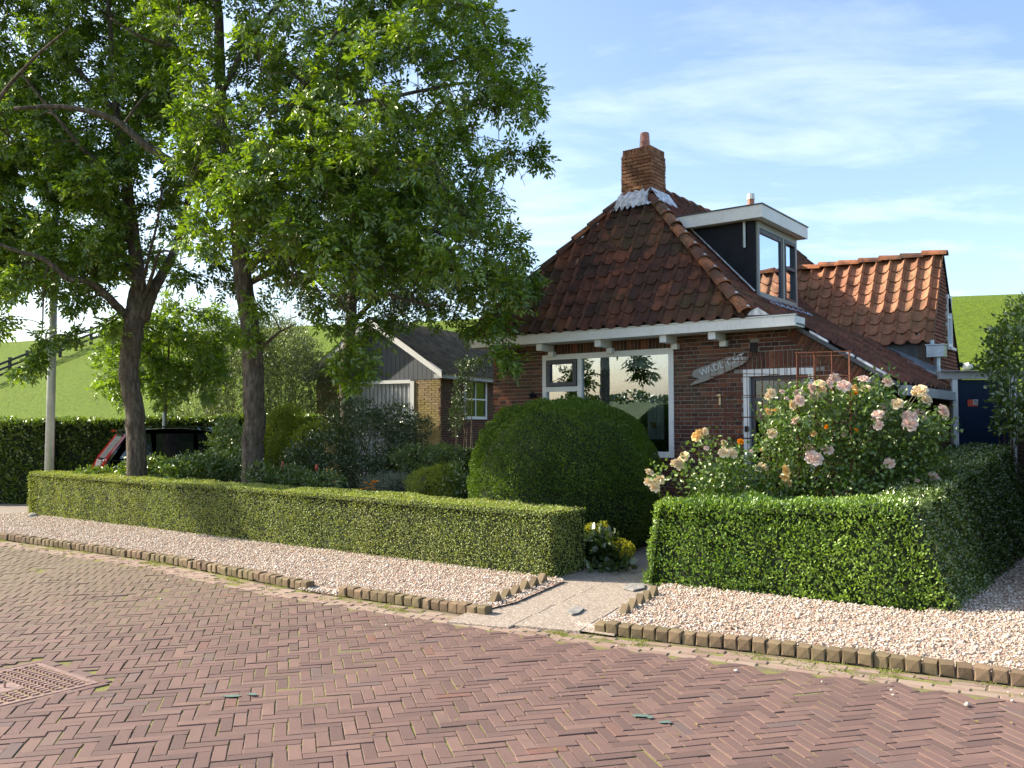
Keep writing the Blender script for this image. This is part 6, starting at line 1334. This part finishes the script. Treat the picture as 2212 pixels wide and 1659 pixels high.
for i, (x, y, k, s_) in enumerate(blooms):
    u, v = cD(x, y); Yb = {0: 9.35, 1: 9.55, 2: 9.25}[i % 3] if x > 560 else 9.30; p = atY(u, v, Yb); d = nrm(arr(rr.uniform(-.5, .5), -.75 + rr.uniform(-.3, .4), .45 + rr.uniform(-.3, .4)))
    r_ = s_ / 2.3696 / 1.17179 * Yb / F / 2 * 1.12; me = BM[k][i % 3]; o = bpy.data.objects.new('rose_bloom', me); COL.objects.link(o); o.parent = rose; rot = Vector(d).to_track_quat('Z', 'Y').to_matrix(); Rm = np.array(rot) * r_
    o.matrix_local = Matrix(M4(Rm, p - arr(*d) * r_ * .45 - rl).tolist())
    b0 = arr(*atY(1640 + (u - 1640) * .45, 1090, 9.9)); b0[2] = .1; mid = (b0 + p) / 2 + arr(0, .1, .18 if x > 560 else .0); can.tube(catmull([b0, mid, p - arr(*d) * r_ * .5], 4), [.008] * 4 + [.006, .005, .004, .0035, .003], 5, False)
o = can.build('canes', stem_m, rose); o['kind'] = 'stuff'
# --- rusty plant supports
def cage(label, u0, u1, vt, Y, nb_, zr, r_=.006, dep=None, rot=.2):
    pA, pB = atY(u0, vt, Y), atY(u1, vt, Y); w = pB[0] - pA[0]; dep = dep or w; top = pA[2]; c = (pA + pB) / 2; c = arr(c[0], c[1] + dep / 2, 0); T = thing('plant_support', label, 'plant support', c, 'rusty wire plant supports'); ca, sa = math.cos(rot), math.sin(rot)
    def pt(x, y, z): return c + arr(x * ca - y * sa, x * sa + y * ca, z)
    hw_ = w / 2 / (abs(ca) + abs(sa) * .6)
    for sd_ in range(4):
        for i in range(nb_):
            f = -1 + 2 * i / nb_; x, y = [(f, -1), (1, f), (-f, 1), (-1, -f)][sd_]; MB().tube([pt(x * hw_, y * hw_, 0), pt(x * hw_, y * hw_, top)], r_, 5).build('upright', rust_m, T)
    for z in zr:
        z = top - z + (0 if z else -.01); cr_ = [pt(-hw_ - .02, -hw_, z), pt(hw_ + .02, -hw_, z), pt(hw_, hw_, z), pt(-hw_, hw_, z), pt(-hw_, -hw_, z)]; MB().tube(cr_, r_ * 1.05, 5).build('ring', rust_m, T)
cage('rusty square wire support in front of the wooden sign and door frame', 1561, 1680, 768, 10.6, 3, (0, .22, .48, .74, 1.0), .0042)
cage('rusty wire support with thick bright bars standing over the pink roses', 1738, 1862, 758, 9.55, 3, (0, .27, .52, .78), .007, rot=-.35)
cage('rusty wire support half hidden behind the other two, before the door', 1700, 1800, 785, 11.0, 3, (0, .19, .45, .7), .005, rot=.1)
o = MB().add([H(5.95, -.10, 2.30), H(6.18, -.10, 2.42), H(6.10, -.10, 2.20), H(5.9, -.1, 2.05), H(5.85, -.1, 2.2)], [(0, 1, 2, 3, 4)]).add([H(5.92, -.12, 2.1), H(6.02, -.12, 2.05), H(5.98, -.12, 1.3), H(5.90, -.12, 1.3)], [(0, 1, 2, 3)])
# ------------------------------------------------------------------ what the windows mirror: far trees and a roadside tree behind the viewer
lb = LB(); n = 15000; a = rng.uniform(-math.pi * 1.05, .05, n); rd_ = 330 + rng.normal(size=n) * 6; hh = 1.0 + 1.6 * np.abs(np.sin(a * 13)) * np.abs(np.sin(a * 5.1)) + 1.2 * np.abs(np.sin(a * 47)) ** 3 * 2; P = np.stack([np.cos(a) * rd_, np.sin(a) * rd_, hh * rng.uniform(0, 1, n) ** .7], 1); V, Fc = leaves(P, norm_(unit(n) + UP * .3), unit(n), 1.7, 1.3); lb.add(V, Fc); lb.build('distant_wood', dleaf_m, None)
rp_ = C0 * 1.0
def mirror_pos(u, v, dist):
    d = ray(u, v); k = np.dot(H(0, .05, 0) - CAM, B_) / np.dot(d, B_); hit = CAM + d * k; r2 = d - 2 * np.dot(d, B_) * B_; return hit + r2 * (dist / np.linalg.norm(r2[:2]))
mp_ = mirror_pos(1309, 850, 34.0); mp_[2] = 0
tree('roadside_tree', 'tree across the street behind the viewer, mirrored in the big window', [(mp_, .3), (mp_ + UP * 2, .27), (mp_ + UP * 5.2, .24), (mp_ + UP * 8.5, .12)], [], [(mp_ + arr(rng.uniform(-2.2, 2.2), rng.uniform(-2.2, 2.2), rng.uniform(8.0, 10.5)), .6) for _ in range(2)], ash_m, L=.12, w=.05, per=30, rnd=9)
print('objects', len(bpy.data.objects), 'tris', sum(len(o.data.polygons) for o in bpy.data.objects if o.type == 'MESH'))
